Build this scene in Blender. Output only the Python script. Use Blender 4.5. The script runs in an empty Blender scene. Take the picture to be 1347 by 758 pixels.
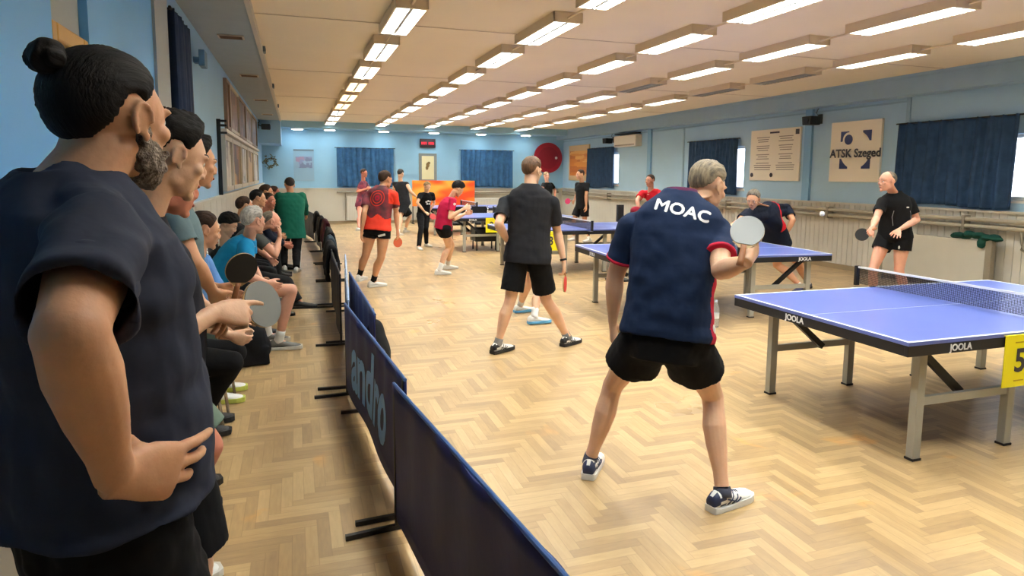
"""A table tennis hall in match play, seen from the walkway."""
import bpy, bmesh, math, random
from mathutils import Vector as V, Matrix, noise
from mathutils.bvhtree import BVHTree
random.seed(7)
SC = bpy.context.scene
COL = SC.collection
PI = math.pi

# ------------------------------------------------------------------ materials
def lin(c):
    return tuple(((x/255)/12.92 if x/255 <= .04045 else ((x/255+.055)/1.055)**2.4) for x in c) + (1.0,)
MATS = {}
def nt(m):
    m.use_nodes = True
    return m.node_tree, m.node_tree.nodes, m.node_tree.links
def mat(name, rgb, rough=.6, metal=0., bump=0., bscale=60., vary=0., vscale=4., spec=.5, sss=0., coat=0., stretch=None, rgb2=None):
    """plain surface with a little procedural colour variation and bump, in object coordinates"""
    if name in MATS: return MATS[name]
    m = bpy.data.materials.new(name); t, N, L = nt(m)
    b = N['Principled BSDF']
    b.inputs['Base Color'].default_value = lin(rgb)
    b.inputs['Roughness'].default_value = rough
    b.inputs['Metallic'].default_value = metal
    b.inputs['Specular IOR Level'].default_value = spec
    if coat: b.inputs['Coat Weight'].default_value = coat
    if sss:
        b.inputs['Subsurface Weight'].default_value = sss
        b.inputs['Subsurface Radius'].default_value = (.012, .005, .003)
        b.inputs['Subsurface Scale'].default_value = 1.0
    tc = N.new('ShaderNodeTexCoord'); mp = N.new('ShaderNodeMapping')
    L.new(tc.outputs['Object'], mp.inputs['Vector'])
    if stretch: mp.inputs['Scale'].default_value = stretch
    if vary or rgb2:
        n = N.new('ShaderNodeTexNoise'); n.inputs['Scale'].default_value = vscale; n.inputs['Detail'].default_value = 4
        L.new(mp.outputs[0], n.inputs['Vector'])
        mx = N.new('ShaderNodeMix'); mx.data_type = 'RGBA'
        c = lin(rgb); c2 = lin(rgb2) if rgb2 else tuple(x*(1-vary) for x in c[:3])+(1,)
        mx.inputs[6].default_value = c; mx.inputs[7].default_value = c2
        mr = N.new('ShaderNodeMapRange'); mr.inputs[1].default_value = .35; mr.inputs[2].default_value = .65
        L.new(n.outputs[0], mr.inputs[0]); L.new(mr.outputs[0], mx.inputs[0]); L.new(mx.outputs[2], b.inputs['Base Color'])
    if bump:
        n2 = N.new('ShaderNodeTexNoise'); n2.inputs['Scale'].default_value = bscale; n2.inputs['Detail'].default_value = 3
        L.new(mp.outputs[0], n2.inputs['Vector'])
        bp = N.new('ShaderNodeBump'); bp.inputs['Strength'].default_value = bump; bp.inputs['Distance'].default_value = .01
        L.new(n2.outputs[0], bp.inputs['Height']); L.new(bp.outputs[0], b.inputs['Normal'])
    MATS[name] = m
    return m
def cloth(name, rgb, vary=.12, rough=.85):
    return mat(name, rgb, rough, vary=vary, vscale=7, bump=.5, bscale=11, spec=.2)
def glow(name, rgb, strength):
    if name in MATS: return MATS[name]
    m = bpy.data.materials.new(name); t, N, L = nt(m)
    b = N['Principled BSDF']; b.inputs['Base Color'].default_value = lin(rgb)
    b.inputs['Emission Color'].default_value = lin(rgb); b.inputs['Emission Strength'].default_value = strength
    MATS[name] = m; return m

def math_node(N, L, op, a, b=None, c=None):
    n = N.new('ShaderNodeMath'); n.operation = op
    for i, x in enumerate((a, b, c)):
        if x is None: continue
        if isinstance(x, (int, float)): n.inputs[i].default_value = x
        else: L.new(x, n.inputs[i])
    return n.outputs[0]

def parquet():
    """herringbone parquet laid square to the room, one tone per block"""
    m = bpy.data.materials.new('parquet'); t, N, L = nt(m)
    b = N['Principled BSDF']
    M = lambda op, a, bb=None, c=None: math_node(N, L, op, a, bb, c)
    tc = N.new('ShaderNodeTexCoord'); sep = N.new('ShaderNodeSeparateXYZ'); L.new(tc.outputs['Object'], sep.inputs[0])
    wd, n = .056, 6
    x = M('DIVIDE', sep.outputs[0], wd); y = M('DIVIDE', sep.outputs[1], wd)
    i = M('FLOOR', x); j = M('FLOOR', y); fx = M('SUBTRACT', x, i); fy = M('SUBTRACT', y, j)
    k = M('FLOORED_MODULO', M('SUBTRACT', i, j), 2*n)
    hor = M('LESS_THAN', k, n-.5); ver = M('SUBTRACT', 1, hor)
    uh = M('ADD', k, fx); kk = M('SUBTRACT', 2*n-1, k); uv = M('ADD', kk, fy)
    def sel(a, c): return M('ADD', M('MULTIPLY', a, hor), M('MULTIPLY', c, ver))
    u = sel(uh, uv); w = sel(fy, fx)
    idx = sel(M('SUBTRACT', i, k), i); idy = sel(j, M('SUBTRACT', j, kk))
    cb = N.new('ShaderNodeCombineXYZ'); L.new(idx, cb.inputs[0]); L.new(idy, cb.inputs[1]); L.new(hor, cb.inputs[2])
    wn = N.new('ShaderNodeTexWhiteNoise'); L.new(cb.outputs[0], wn.inputs[0])
    gv = N.new('ShaderNodeCombineXYZ'); L.new(M('MULTIPLY', u, .35), gv.inputs[0]); L.new(M('MULTIPLY', w, 2.2), gv.inputs[1]); L.new(M('MULTIPLY', wn.outputs[0], 40), gv.inputs[2])
    gn = N.new('ShaderNodeTexNoise'); gn.inputs['Scale'].default_value = 1.6; gn.inputs['Detail'].default_value = 5; L.new(gv.outputs[0], gn.inputs['Vector'])
    cr = N.new('ShaderNodeValToRGB')
    e = cr.color_ramp.elements; e[0].position = 0; e[0].color = lin((128, 102, 72)); e[1].position = 1; e[1].color = lin((204, 174, 126))
    for p, c in ((.22, (160, 132, 96)), (.5, (178, 148, 104)), (.8, (194, 164, 118))):
        q = e.new(p); q.color = lin(c)
    tone = M('ADD', M('MULTIPLY', wn.outputs[0], .62), M('MULTIPLY', gn.outputs[0], .52))
    L.new(tone, cr.inputs[0])
    # worn patches
    wr = N.new('ShaderNodeTexNoise'); wr.inputs['Scale'].default_value = .9; wr.inputs['Detail'].default_value = 5; L.new(tc.outputs['Object'], wr.inputs['Vector'])
    wm = N.new('ShaderNodeMapRange'); wm.inputs[1].default_value = .45; wm.inputs[2].default_value = .72; L.new(wr.outputs[0], wm.inputs[0])
    mx = N.new('ShaderNodeMix'); mx.data_type = 'RGBA'; mx.blend_type = 'MIX'
    L.new(M('MULTIPLY', wm.outputs[0], .45), mx.inputs[0]); L.new(cr.outputs[0], mx.inputs[6]); mx.inputs[7].default_value = lin((128, 106, 80))
    # orange stains beside the walkway
    st = N.new('ShaderNodeTexNoise'); st.inputs['Scale'].default_value = 2.1; st.inputs['Detail'].default_value = 3; st.inputs['Distortion'].default_value = .6
    L.new(tc.outputs['Object'], st.inputs['Vector'])
    sm = N.new('ShaderNodeMapRange'); sm.inputs[1].default_value = .66; sm.inputs[2].default_value = .74; L.new(st.outputs[0], sm.inputs[0])
    mo = N.new('ShaderNodeMix'); mo.data_type = 'RGBA'
    L.new(M('MULTIPLY', sm.outputs[0], .6), mo.inputs[0]); L.new(mx.outputs[2], mo.inputs[6]); mo.inputs[7].default_value = lin((222, 160, 80))
    # joints
    ed = M('MINIMUM', M('MINIMUM', w, M('SUBTRACT', 1, w)), M('MINIMUM', u, M('SUBTRACT', n, u)))
    gap = M('LESS_THAN', ed, .035)
    mg = N.new('ShaderNodeMix'); mg.data_type = 'RGBA'; L.new(M('MULTIPLY', gap, .26), mg.inputs[0]); L.new(mo.outputs[2], mg.inputs[6]); mg.inputs[7].default_value = lin((110, 82, 50))
    L.new(mg.outputs[2], b.inputs['Base Color'])
    rg = M('ADD', .20, M('MULTIPLY', wr.outputs[0], .24)); L.new(rg, b.inputs['Roughness'])
    bp = N.new('ShaderNodeBump'); bp.inputs['Strength'].default_value = .25; bp.inputs['Distance'].default_value = .004
    L.new(M('ADD', M('MULTIPLY', gap, -1), M('MULTIPLY', wn.outputs[0], .5)), bp.inputs['Height']); L.new(bp.outputs[0], b.inputs['Normal'])
    return m

def collage(name, base, cols, scale=(3, 3, 3), seed=0.):
    """irregular printed blocks: a poster whose print is only legible as patches"""
    m = bpy.data.materials.new(name); t, N, L = nt(m); b = N['Principled BSDF']; b.inputs['Roughness'].default_value = .45
    tc = N.new('ShaderNodeTexCoord'); mp = N.new('ShaderNodeMapping'); mp.inputs['Scale'].default_value = scale; mp.inputs['Location'].default_value = (seed, seed*1.7, seed*.6)
    L.new(tc.outputs['Object'], mp.inputs['Vector'])
    v = N.new('ShaderNodeTexVoronoi'); v.distance = 'CHEBYCHEV'; v.inputs['Scale'].default_value = 1.0; L.new(mp.outputs[0], v.inputs['Vector'])
    s = N.new('ShaderNodeSeparateColor'); L.new(v.outputs['Color'], s.inputs[0])
    cr = N.new('ShaderNodeValToRGB'); cr.color_ramp.interpolation = 'CONSTANT'
    e = cr.color_ramp.elements; e[0].color = lin(base); e[1].position = .99; e[1].color = lin(cols[-1])
    for i, c in enumerate(cols): q = e.new(.35 + .6*i/len(cols)); q.color = lin(c)
    L.new(s.outputs[0], cr.inputs[0]); L.new(cr.outputs[0], b.inputs['Base Color'])
    return m

# ------------------------------------------------------------------ mesh helpers
class G:
    """collects boxes, tubes, lofts; build() links them as one mesh object"""
    def __init__(s): s.v = []; s.f = []; s.mi = []; s.cur = 0
    def add(s, vs, fs):
        o = len(s.v); s.v += [tuple(p) for p in vs]; s.f += [tuple(i+o for i in f) for f in fs]; s.mi += [s.cur]*len(fs)
    def box(s, a, b, M=None):
        x0, y0, z0 = a; x1, y1, z1 = b
        vs = [V(p) for p in ((x0,y0,z0),(x1,y0,z0),(x1,y1,z0),(x0,y1,z0),(x0,y0,z1),(x1,y0,z1),(x1,y1,z1),(x0,y1,z1))]
        if M: vs = [M @ p for p in vs]
        s.add(vs, [(3,2,1,0),(4,5,6,7),(0,1,5,4),(1,2,6,5),(2,3,7,6),(3,0,4,7)]); return s
    def bar(s, p, q, w, h=None, up=(0,0,1)):
        """rectangular bar from p to q"""
        p = V(p); q = V(q); d = (q-p).normalized(); u = V(up)
        if abs(d.dot(u)) > .98: u = V((0,1,0))
        a = d.cross(u).normalized(); c = a.cross(d).normalized(); h = h or w
        R = []
        for e in (p, q): R.append([e + a*sx*w/2 + c*sy*h/2 for sx, sy in ((-1,-1),(1,-1),(1,1),(-1,1))])
        return s.loft(R)
    def loft(s, rings, cap=True):
        n = len(rings[0]); o = []; fs = []
        for r in rings: o += r
        for k in range(len(rings)-1):
            for i in range(n):
                j = (i+1) % n; fs.append((k*n+i, k*n+j, (k+1)*n+j, (k+1)*n+i))
        if cap: fs.append(tuple(range(n-1, -1, -1))); fs.append(tuple((len(rings)-1)*n+i for i in range(n)))
        s.add(o, fs); return s
    def tube(s, pts, r, n=10, ref=None):
        """round tube through points; r a number or one radius per point"""
        pts = [V(p) for p in pts]; R = []
        for k, p in enumerate(pts):
            d = (pts[min(k+1, len(pts)-1)] - pts[max(k-1, 0)]).normalized()
            u = V(ref) if ref else (V((0,0,1)) if abs(d.z) < .9 else V((0,1,0)))
            a = d.cross(u).normalized(); c = a.cross(d).normalized(); rr = r[k] if isinstance(r, (list, tuple)) else r
            R.append([p + a*math.cos(2*PI*i/n)*rr + c*math.sin(2*PI*i/n)*rr for i in range(n)])
        return s.loft(R)
    def ell(s, c, r, M=None, nu=18, nv=12):
        """ellipsoid at c with radii r; M a 3x3 that turns it"""
        R = []; c = V(c)
        for k in range(1, nv):
            th = PI*k/nv
            ring = []
            for i in range(nu):
                ph = 2*PI*i/nu
                p = V((r[0]*math.sin(th)*math.cos(ph), r[1]*math.sin(th)*math.sin(ph), -r[2]*math.cos(th)))
                ring.append(c + (M @ p if M else p))
            R.append(ring)
        o = len(s.v); s.loft(R, cap=False)
        e0 = V((0,0,-r[2])); e1 = V((0,0,r[2])); e0 = c + (M @ e0 if M else e0); e1 = c + (M @ e1 if M else e1)
        a = len(s.v); s.v += [tuple(e0), tuple(e1)]
        for i in range(nu):
            j = (i+1) % nu
            s.f.append((o+j, o+i, a)); s.mi.append(s.cur)
            q = o+(nv-2)*nu; s.f.append((q+i, q+j, a+1)); s.mi.append(s.cur)
        return s
    def prism(s, poly, z0, z1, M=None):
        """2-D outline pushed from z0 to z1"""
        R = [[V((x, y, z)) for x, y in poly] for z in (z0, z1)]
        if M: R = [[M @ p for p in r] for r in R]
        return s.loft(R)
    def mesh(s, name):
        me = bpy.data.meshes.new(name); me.from_pydata(s.v, [], s.f); me.update(); return me
    def build(s, name, mats, parent=None, smooth=False, bevel=0., loc=None, fix=True):
        me = s.mesh(name)
        if fix:
            bm = bmesh.new(); bm.from_mesh(me); bmesh.ops.recalc_face_normals(bm, faces=bm.faces); bm.to_mesh(me); bm.free()
        return link(name, me, mats, parent, smooth, bevel, loc, s.mi)
def link(name, me, mats, parent=None, smooth=False, bevel=0., loc=None, mi=None):
    o = bpy.data.objects.new(name, me); COL.objects.link(o)
    for m in (mats if isinstance(mats, (list, tuple)) else [mats]): me.materials.append(m)
    if mi and max(mi) > 0: me.polygons.foreach_set('material_index', mi)
    if smooth: me.polygons.foreach_set('use_smooth', [True]*len(me.polygons))
    if bevel:
        b = o.modifiers.new('bevel', 'BEVEL'); b.width = bevel; b.segments = 2; b.limit_method = 'ANGLE'
    if parent: o.parent = parent
    if loc: o.location = loc
    return o
def empty(name, loc=(0,0,0), rz=0, label=None, cat=None, group=None):
    o = bpy.data.objects.new(name, None); o.empty_display_size = .1; COL.objects.link(o)
    o.location = loc; o.rotation_euler = (0, 0, rz)
    if label: tag(o, label, cat, group)
    return o
def tag(o, label, cat, group=None):
    o['label'] = label; o['category'] = cat
    if group: o['group'] = group
    return o
def struct(o): o['kind'] = 'structure'; return o
def copy_tree(o, parent=None):
    c = o.copy(); COL.objects.link(c)
    if parent: c.parent = parent
    for ch in list(o.children): copy_tree(ch, c)
    return c
def bake(g, voxel, it=3, fac=.5, disp=None):
    """one continuous surface from overlapping solids, smoothed; returns a mesh"""
    me = g.mesh('tmp')
    bm = bmesh.new(); bm.from_mesh(me); bmesh.ops.recalc_face_normals(bm, faces=bm.faces); bm.to_mesh(me); bm.free()
    o = bpy.data.objects.new('tmp', me); COL.objects.link(o)
    r = o.modifiers.new('r', 'REMESH'); r.mode = 'VOXEL'; r.voxel_size = voxel; r.adaptivity = 0
    if it:
        s = o.modifiers.new('s', 'SMOOTH'); s.factor = fac; s.iterations = it
    bpy.context.view_layer.update()
    dg = bpy.context.evaluated_depsgraph_get()
    m2 = bpy.data.meshes.new_from_object(o.evaluated_get(dg))
    bpy.data.objects.remove(o); bpy.data.meshes.remove(me)
    if disp:
        for vtx, nn in zip(m2.vertices, [tuple(x.vector) for x in m2.vertex_normals]):
            d = disp(vtx.co, V(nn))
            if d: vtx.co += V(nn)*d
    m2.update()
    return m2
def text_mesh(txt, size, depth=.002, bold=0., shear=0., sx=1.):
    """letters as a solid, centred, in the x-y plane"""
    cu = bpy.data.curves.new('t', 'FONT'); cu.body = txt; cu.size = size; cu.align_x = 'CENTER'; cu.align_y = 'CENTER'
    cu.extrude = depth/2; cu.offset = bold; cu.shear = shear; cu.resolution_u = 3
    o = bpy.data.objects.new('t', cu); COL.objects.link(o)
    bpy.context.view_layer.update()
    me = bpy.data.meshes.new_from_object(o.evaluated_get(bpy.context.evaluated_depsgraph_get()))
    bpy.data.objects.remove(o)
    if sx != 1.:
        for v in me.vertices: v.co.x *= sx
    return me
def put_text(name, txt, size, m, c, right, up, parent=None, depth=.002, bold=0., shear=0., sx=1.):
    """letters laid flat on a plane through c"""
    me = text_mesh(txt, size, depth, bold, shear, sx)
    r = V(right).normalized(); u = V(up).normalized(); n = r.cross(u)
    M = Matrix((r, u, n)).transposed()
    for v in me.vertices: v.co = V(c) + M @ v.co
    return link(name, me, m, parent)
EXPOSURE = 0.58
# joints of every figure, in metres in the room
POSES = {
  'moac': {"s":1.06,"pel":[1.741,2.78,0.877],"neck":[1.851,2.86,1.572],"head":[2.044,2.92,1.614],"hyaw":45,"cyaw":42,"hd":[72,20,0],"hip":[[1.672,2.849,0.877],[1.81,2.711,0.877]],"sh":[[1.629,2.95,1.423],[2.005,2.76,1.408]],"el":[[1.593,3.057,1.137],[1.873,2.542,1.236]],"wr":[[1.624,3.13,0.873],[1.818,2.284,1.314]],"kn":[[1.634,3.129,0.517],[2.06,2.82,0.516]],"an":[[1.537,3.185,0.09],[2.01,2.638,0.09]],"fy":[35,75],"bow":0.05},
  'black': {"s":1.02,"pel":[2.058,5.72,0.935],"neck":[2.088,5.74,1.57],"head":[2.116,5.78,1.704],"hyaw":35,"cyaw":32,"hd":[55,5,0],"hip":[[1.981,5.774,0.935],[2.135,5.666,0.935]],"sh":[[1.878,5.85,1.417],[2.276,5.65,1.416]],"el":[[1.754,5.663,1.224],[2.354,5.715,1.138]],"wr":[[1.889,5.806,1.046],[2.403,5.653,0.853]],"kn":[[1.895,5.739,0.497],[2.27,5.753,0.475]],"an":[[1.775,5.731,0.09],[2.507,5.787,0.09]],"fy":[60,60],"bow":0.0},
  'redblack': {"s":1.03,"pel":[1.109,9.55,0.87],"neck":[1.178,9.6,1.485],"head":[1.251,9.65,1.584],"hyaw":25,"cyaw":22,"hd":[50,8,0],"hip":[[1.023,9.59,0.87],[1.195,9.51,0.87]],"sh":[[0.997,9.65,1.363],[1.349,9.5,1.378]],"el":[[0.923,9.495,1.118],[1.399,9.636,1.116]],"wr":[[0.89,9.525,0.854],[1.414,9.61,0.848]],"kn":[[0.947,9.621,0.488],[1.156,9.533,0.459]],"an":[[0.867,9.75,0.18],[1.059,9.69,0.09]],"fy":[30,70],"bow":0.0},
  'kid': {"s":0.97,"pel":[2.295,10.5,0.796],"neck":[2.411,10.5,1.283],"head":[2.527,10.45,1.434],"hyaw":80,"cyaw":85,"hd":[80,35,0],"hip":[[2.279,10.588,0.796],[2.31,10.412,0.796]],"sh":[[2.395,10.679,1.249],[2.426,10.321,1.249]],"el":[[2.518,10.628,0.935],[2.353,10.253,0.987]],"wr":[[2.729,10.739,1.016],[2.58,10.203,1.134]],"kn":[[2.521,10.87,0.461],[2.414,10.637,0.463]],"an":[[2.523,11.178,0.09],[2.245,10.579,0.09]],"fy":[75,85],"bow":0.04},
  'woman': {"s":0.88,"pel":[2.792,14.9,0.755],"neck":[2.847,14.8,1.249],"head":[2.849,14.72,1.389],"hyaw":160,"cyaw":160,"hd":[165,25,0],"hip":[[2.868,14.928,0.755],[2.716,14.872,0.755]],"sh":[[3.0,14.856,1.218],[2.694,14.744,1.218]],"el":[[3.062,14.994,1.013],[2.599,14.597,1.032]],"wr":[[2.945,14.952,0.821],[2.762,14.554,0.827]],"kn":[[2.821,14.785,0.446],[2.671,14.541,0.468]],"an":[[2.862,14.915,0.08],[2.575,14.316,0.08]],"fy":[150,170],"bow":0.03},
  'tank': {"s":1.03,"pel":[2.887,18.4,0.89],"neck":[2.823,18.5,1.443],"head":[2.825,18.5,1.678],"hyaw":40,"cyaw":35,"hd":[40,15,0],"hip":[[2.815,18.461,0.89],[2.96,18.339,0.89]],"sh":[[2.667,18.609,1.407],[2.979,18.391,1.407]],"el":[[2.692,18.8,1.179],[3.049,18.193,1.195]],"wr":[[2.747,18.897,0.935],[3.248,18.241,1.023]],"kn":[[3.071,18.49,0.474],[2.743,18.038,0.527]],"an":[[2.968,18.684,0.09],[2.631,17.74,0.09]],"fy":[40,40],"bow":0.0},
  'pinknavy': {"s":1.02,"pel":[1.892,20.6,0.756],"neck":[1.996,20.6,1.436],"head":[2.013,20.5,1.693],"hyaw":110,"cyaw":110,"hd":[120,10,0],"hip":[[1.925,20.688,0.756],[1.86,20.512,0.756]],"sh":[[2.06,20.777,1.4],[1.931,20.423,1.4]],"el":[[2.211,20.927,1.195],[1.792,20.428,1.136]],"wr":[[2.008,20.764,1.245],[2.037,20.355,1.207]],"kn":[[1.92,20.223,0.402],[1.809,20.001,0.417]],"an":[[1.893,19.762,0.09],[1.737,19.509,0.09]],"fy":[110,110],"bow":0.0},
  'backblack': {"s":1.0,"pel":[7.316,18.6,0.952],"neck":[7.309,18.6,1.439],"head":[7.281,18.6,1.647],"hyaw":100,"cyaw":150,"hd":[165,5,0],"hip":[[7.332,18.691,0.952],[7.3,18.509,0.952]],"sh":[[7.469,18.693,1.404],[7.149,18.508,1.404]],"el":[[7.655,18.826,1.226],[7.025,18.305,1.238]],"wr":[[7.598,18.679,1.018],[6.947,18.158,1.038]],"kn":[[7.35,18.5,0.5],[7.25,18.4,0.5]],"an":[[7.4,18.7,0.09],[7.25,18.3,0.09]],"fy":[110,150],"bow":0.0},
  'kman': {"s":0.99,"pel":[6.939,15.2,0.925],"neck":[6.927,15.2,1.485],"head":[6.837,15.15,1.696],"hyaw":250,"cyaw":250,"hd":[265,5,0],"hip":[[6.971,15.114,0.925],[6.908,15.286,0.925]],"sh":[[6.99,15.028,1.451],[6.865,15.372,1.451]],"el":[[6.921,14.944,1.185],[6.924,15.51,1.206]],"wr":[[6.921,14.93,0.918],[6.784,15.379,1.035]],"kn":[[6.97,15.1,0.52],[6.75,15.3,0.52]],"an":[[7.05,15.0,0.09],[6.8,15.4,0.09]],"fy":[250,250],"bow":0.0},
  'redshirt': {"s":1.0,"pel":[7.28,11.75,0.95],"neck":[6.915,11.8,1.362],"head":[6.86,11.75,1.58],"hyaw":235,"cyaw":235,"hd":[250,5,0],"hip":[[7.333,11.675,0.95],[7.227,11.825,0.95]],"sh":[[7.021,11.648,1.327],[6.809,11.952,1.327]],"el":[[6.983,11.404,1.175],[6.608,11.806,1.176]],"wr":[[6.956,11.371,0.919],[6.598,11.651,0.968]],"kn":[[7.25,11.55,0.5],[7.1,11.8,0.5]],"an":[[7.3,11.45,0.09],[7.2,11.95,0.09]],"fy":[240,240],"bow":0.0},
  'seatedm': {"s":0.97,"pel":[8.9,13.2,0.5],"neck":[8.85,13.2,1.02],"head":[8.82,13.2,1.2],"hyaw":270,"cyaw":270,"hd":[265,5,0],"hip":[[8.9,13.111,0.5],[8.9,13.289,0.5]],"sh":[[8.85,13.021,0.986],[8.85,13.379,0.986]],"el":[[8.8,13.4,0.75],[8.8,13.0,0.75]],"wr":[[8.55,13.35,0.62],[8.55,13.05,0.62]],"kn":[[8.45,13.3,0.52],[8.45,13.1,0.52]],"an":[[8.45,13.3,0.09],[8.45,13.1,0.09]],"fy":[270,270],"bow":0.0},
  'leaner': {"s":1.04,"pel":[6.644,7.75,0.76],"neck":[6.343,7.62,1.278],"head":[5.969,7.45,1.361],"hyaw":240,"cyaw":218,"hd":[235,24,0],"hip":[[6.692,7.667,0.76],[6.596,7.833,0.76]],"sh":[[5.892,7.45,1.184],[6.92,7.9,1.227]],"el":[[5.646,7.316,1.072],[6.849,7.665,1.052]],"wr":[[5.405,7.215,1.002],[6.752,7.722,0.804]],"kn":[[6.775,7.86,0.382],[7.006,7.687,0.431]],"an":[[7.0,7.6,0.09],[7.315,7.814,0.09]],"fy":[245,255],"bow":0.03},
  'bald': {"s":1.05,"pel":[7.299,6.35,0.939],"neck":[7.248,6.35,1.485],"head":[7.052,6.3,1.63],"hyaw":245,"cyaw":228,"hd":[278,5,0],"hip":[[7.34,6.262,0.939],[7.258,6.438,0.939]],"sh":[[7.442,6.3,1.38],[7.056,6.35,1.38]],"el":[[7.535,6.25,1.149],[6.856,6.242,1.177]],"wr":[[7.009,6.05,1.038],[6.646,6.106,1.068]],"kn":[[7.3,6.25,0.5],[7.03,6.4,0.5]],"an":[[7.4,6.2,0.09],[7.1,6.45,0.09]],"fy":[245,255],"bow":0.02},
  'hidden3': {"s":0.98,"pel":[2.62,6.95,0.84],"neck":[2.55,6.95,1.29],"head":[2.557,6.9,1.439],"hyaw":80,"cyaw":80,"hd":[85,25,0],"hip":[[2.604,7.039,0.84],[2.636,6.861,0.84]],"sh":[[2.578,7.1,1.194],[2.478,6.8,1.214]],"el":[[2.72,7.1,1.05],[2.7,6.85,1.05]],"wr":[[2.629,7.05,0.887],[2.555,6.85,0.891]],"kn":[[2.562,7.107,0.388],[2.644,6.968,0.318]],"an":[[2.563,7.376,0.09],[2.523,6.761,0.09]],"fy":[80,85],"bow":0.03},
  'bun': {"s":1.12,"pel":[-0.374,1.38,1.026],"neck":[-0.385,1.345,1.655],"head":[-0.321,1.4,1.762],"hyaw":60,"cyaw":60,"hd":[36,4,0],"hip":[[-0.425,1.469,1.026],[-0.322,1.291,1.026]],"sh":[[-0.47,1.5,1.57],[-0.297,1.18,1.575]],"el":[[-0.6,1.66,1.3],[-0.269,0.92,1.47]],"wr":[[-0.45,1.72,1.1],[-0.275,1.1,1.202]],"kn":[[-0.27,1.54,0.56],[-0.2,1.32,0.56]],"an":[[-0.33,1.59,0.09],[-0.27,1.24,0.09]],"fy":[65,60],"bow":-0.0},
  'young': {"s":1.02,"pel":[-0.42,2.08,0.97],"neck":[-0.43,2.05,1.53],"head":[-0.328,2.05,1.71],"hyaw":70,"cyaw":72,"hd":[62,20,0],"hip":[[-0.452,2.168,0.97],[-0.388,1.992,0.97]],"sh":[[-0.49,2.23,1.46],[-0.385,1.89,1.465]],"el":[[-0.46,2.3,1.22],[-0.4,1.83,1.2]],"wr":[[-0.3,2.16,1.223],[-0.232,2.024,1.266]],"kn":[[-0.36,2.2,0.5],[-0.32,2.0,0.5]],"an":[[-0.45,2.25,0.09],[-0.42,1.98,0.09]],"fy":[70,70],"bow":-0.01},
  'third': {"s":1.0,"pel":[-0.6,2.78,0.95],"neck":[-0.56,2.74,1.48],"head":[-0.454,2.75,1.624],"hyaw":75,"cyaw":75,"hd":[70,15,0],"hip":[[-0.624,2.869,0.95],[-0.576,2.691,0.95]],"sh":[[-0.608,2.919,1.445],[-0.512,2.561,1.445]],"el":[[-0.66,2.96,1.16],[-0.62,2.52,1.16]],"wr":[[-0.62,2.98,0.9],[-0.6,2.5,0.9]],"kn":[[-0.367,2.82,0.552],[-0.54,2.68,0.5]],"an":[[-0.56,2.98,0.09],[-0.53,2.74,0.09]],"fy":[75,70],"bow":0.0},
  'greytee': {"s":1.02,"pel":[-0.6,3.46,0.97],"neck":[-0.56,3.42,1.54],"head":[-0.451,3.42,1.713],"hyaw":75,"cyaw":78,"hd":[68,12,0],"hip":[[-0.624,3.551,0.97],[-0.576,3.369,0.97]],"sh":[[-0.6,3.6,1.47],[-0.535,3.25,1.47]],"el":[[-0.62,3.68,1.18],[-0.443,3.2,1.269]],"wr":[[-0.4,3.6,1.08],[-0.392,3.396,1.098]],"kn":[[-0.57,3.6,0.5],[-0.55,3.38,0.5]],"an":[[-0.62,3.62,0.09],[-0.6,3.38,0.09]],"fy":[70,70],"bow":0.0},
  'dark_shoes': {"s":1.0,"pel":[-0.82,4.32,0.56],"neck":[-0.7,4.32,1.097],"head":[-0.66,4.3,1.27],"hyaw":90,"cyaw":90,"hd":[90,5,0],"hip":[[-0.82,4.412,0.56],[-0.82,4.228,0.56]],"sh":[[-0.7,4.505,1.062],[-0.7,4.135,1.062]],"el":[[-0.6,4.56,0.827],[-0.6,4.08,0.827]],"wr":[[-0.4,4.46,0.697],[-0.4,4.18,0.697]],"kn":[[-0.4,4.44,0.52],[-0.4,4.2,0.52]],"an":[[-0.64,4.62,0.09],[-0.64,4.4,0.09]],"fy":[85,92],"bow":0.04},
  'lightblue': {"s":1.0,"pel":[-0.8,4.98,0.56],"neck":[-0.66,4.86,1.093],"head":[-0.6,4.88,1.27],"hyaw":90,"cyaw":90,"hd":[70,15,0],"hip":[[-0.8,5.072,0.56],[-0.8,4.888,0.56]],"sh":[[-0.66,5.045,1.058],[-0.66,4.675,1.058]],"el":[[-0.56,5.1,0.823],[-0.56,4.62,0.823]],"wr":[[-0.36,5.0,0.693],[-0.36,4.72,0.693]],"kn":[[-0.41,5.1,0.52],[-0.41,4.86,0.52]],"an":[[-0.6,5.28,0.09],[-0.6,5.02,0.09]],"fy":[85,92],"bow":0.04},
  'polo': {"s":1.02,"pel":[-0.74,6.55,0.571],"neck":[-0.44,6.55,1.049],"head":[-0.377,6.5,1.217],"hyaw":90,"cyaw":90,"hd":[50,5,0],"hip":[[-0.74,6.644,0.571],[-0.74,6.456,0.571]],"sh":[[-0.44,6.739,1.014],[-0.44,6.361,1.014]],"el":[[-0.44,6.75,0.8],[-0.447,6.15,0.771]],"wr":[[-0.33,6.66,0.62],[-0.275,6.2,0.687]],"kn":[[-0.32,6.72,0.53],[-0.064,6.38,0.576]],"an":[[-0.3,6.75,0.09],[-0.187,6.431,0.09]],"fy":[85,92],"bow":0.04},
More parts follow.
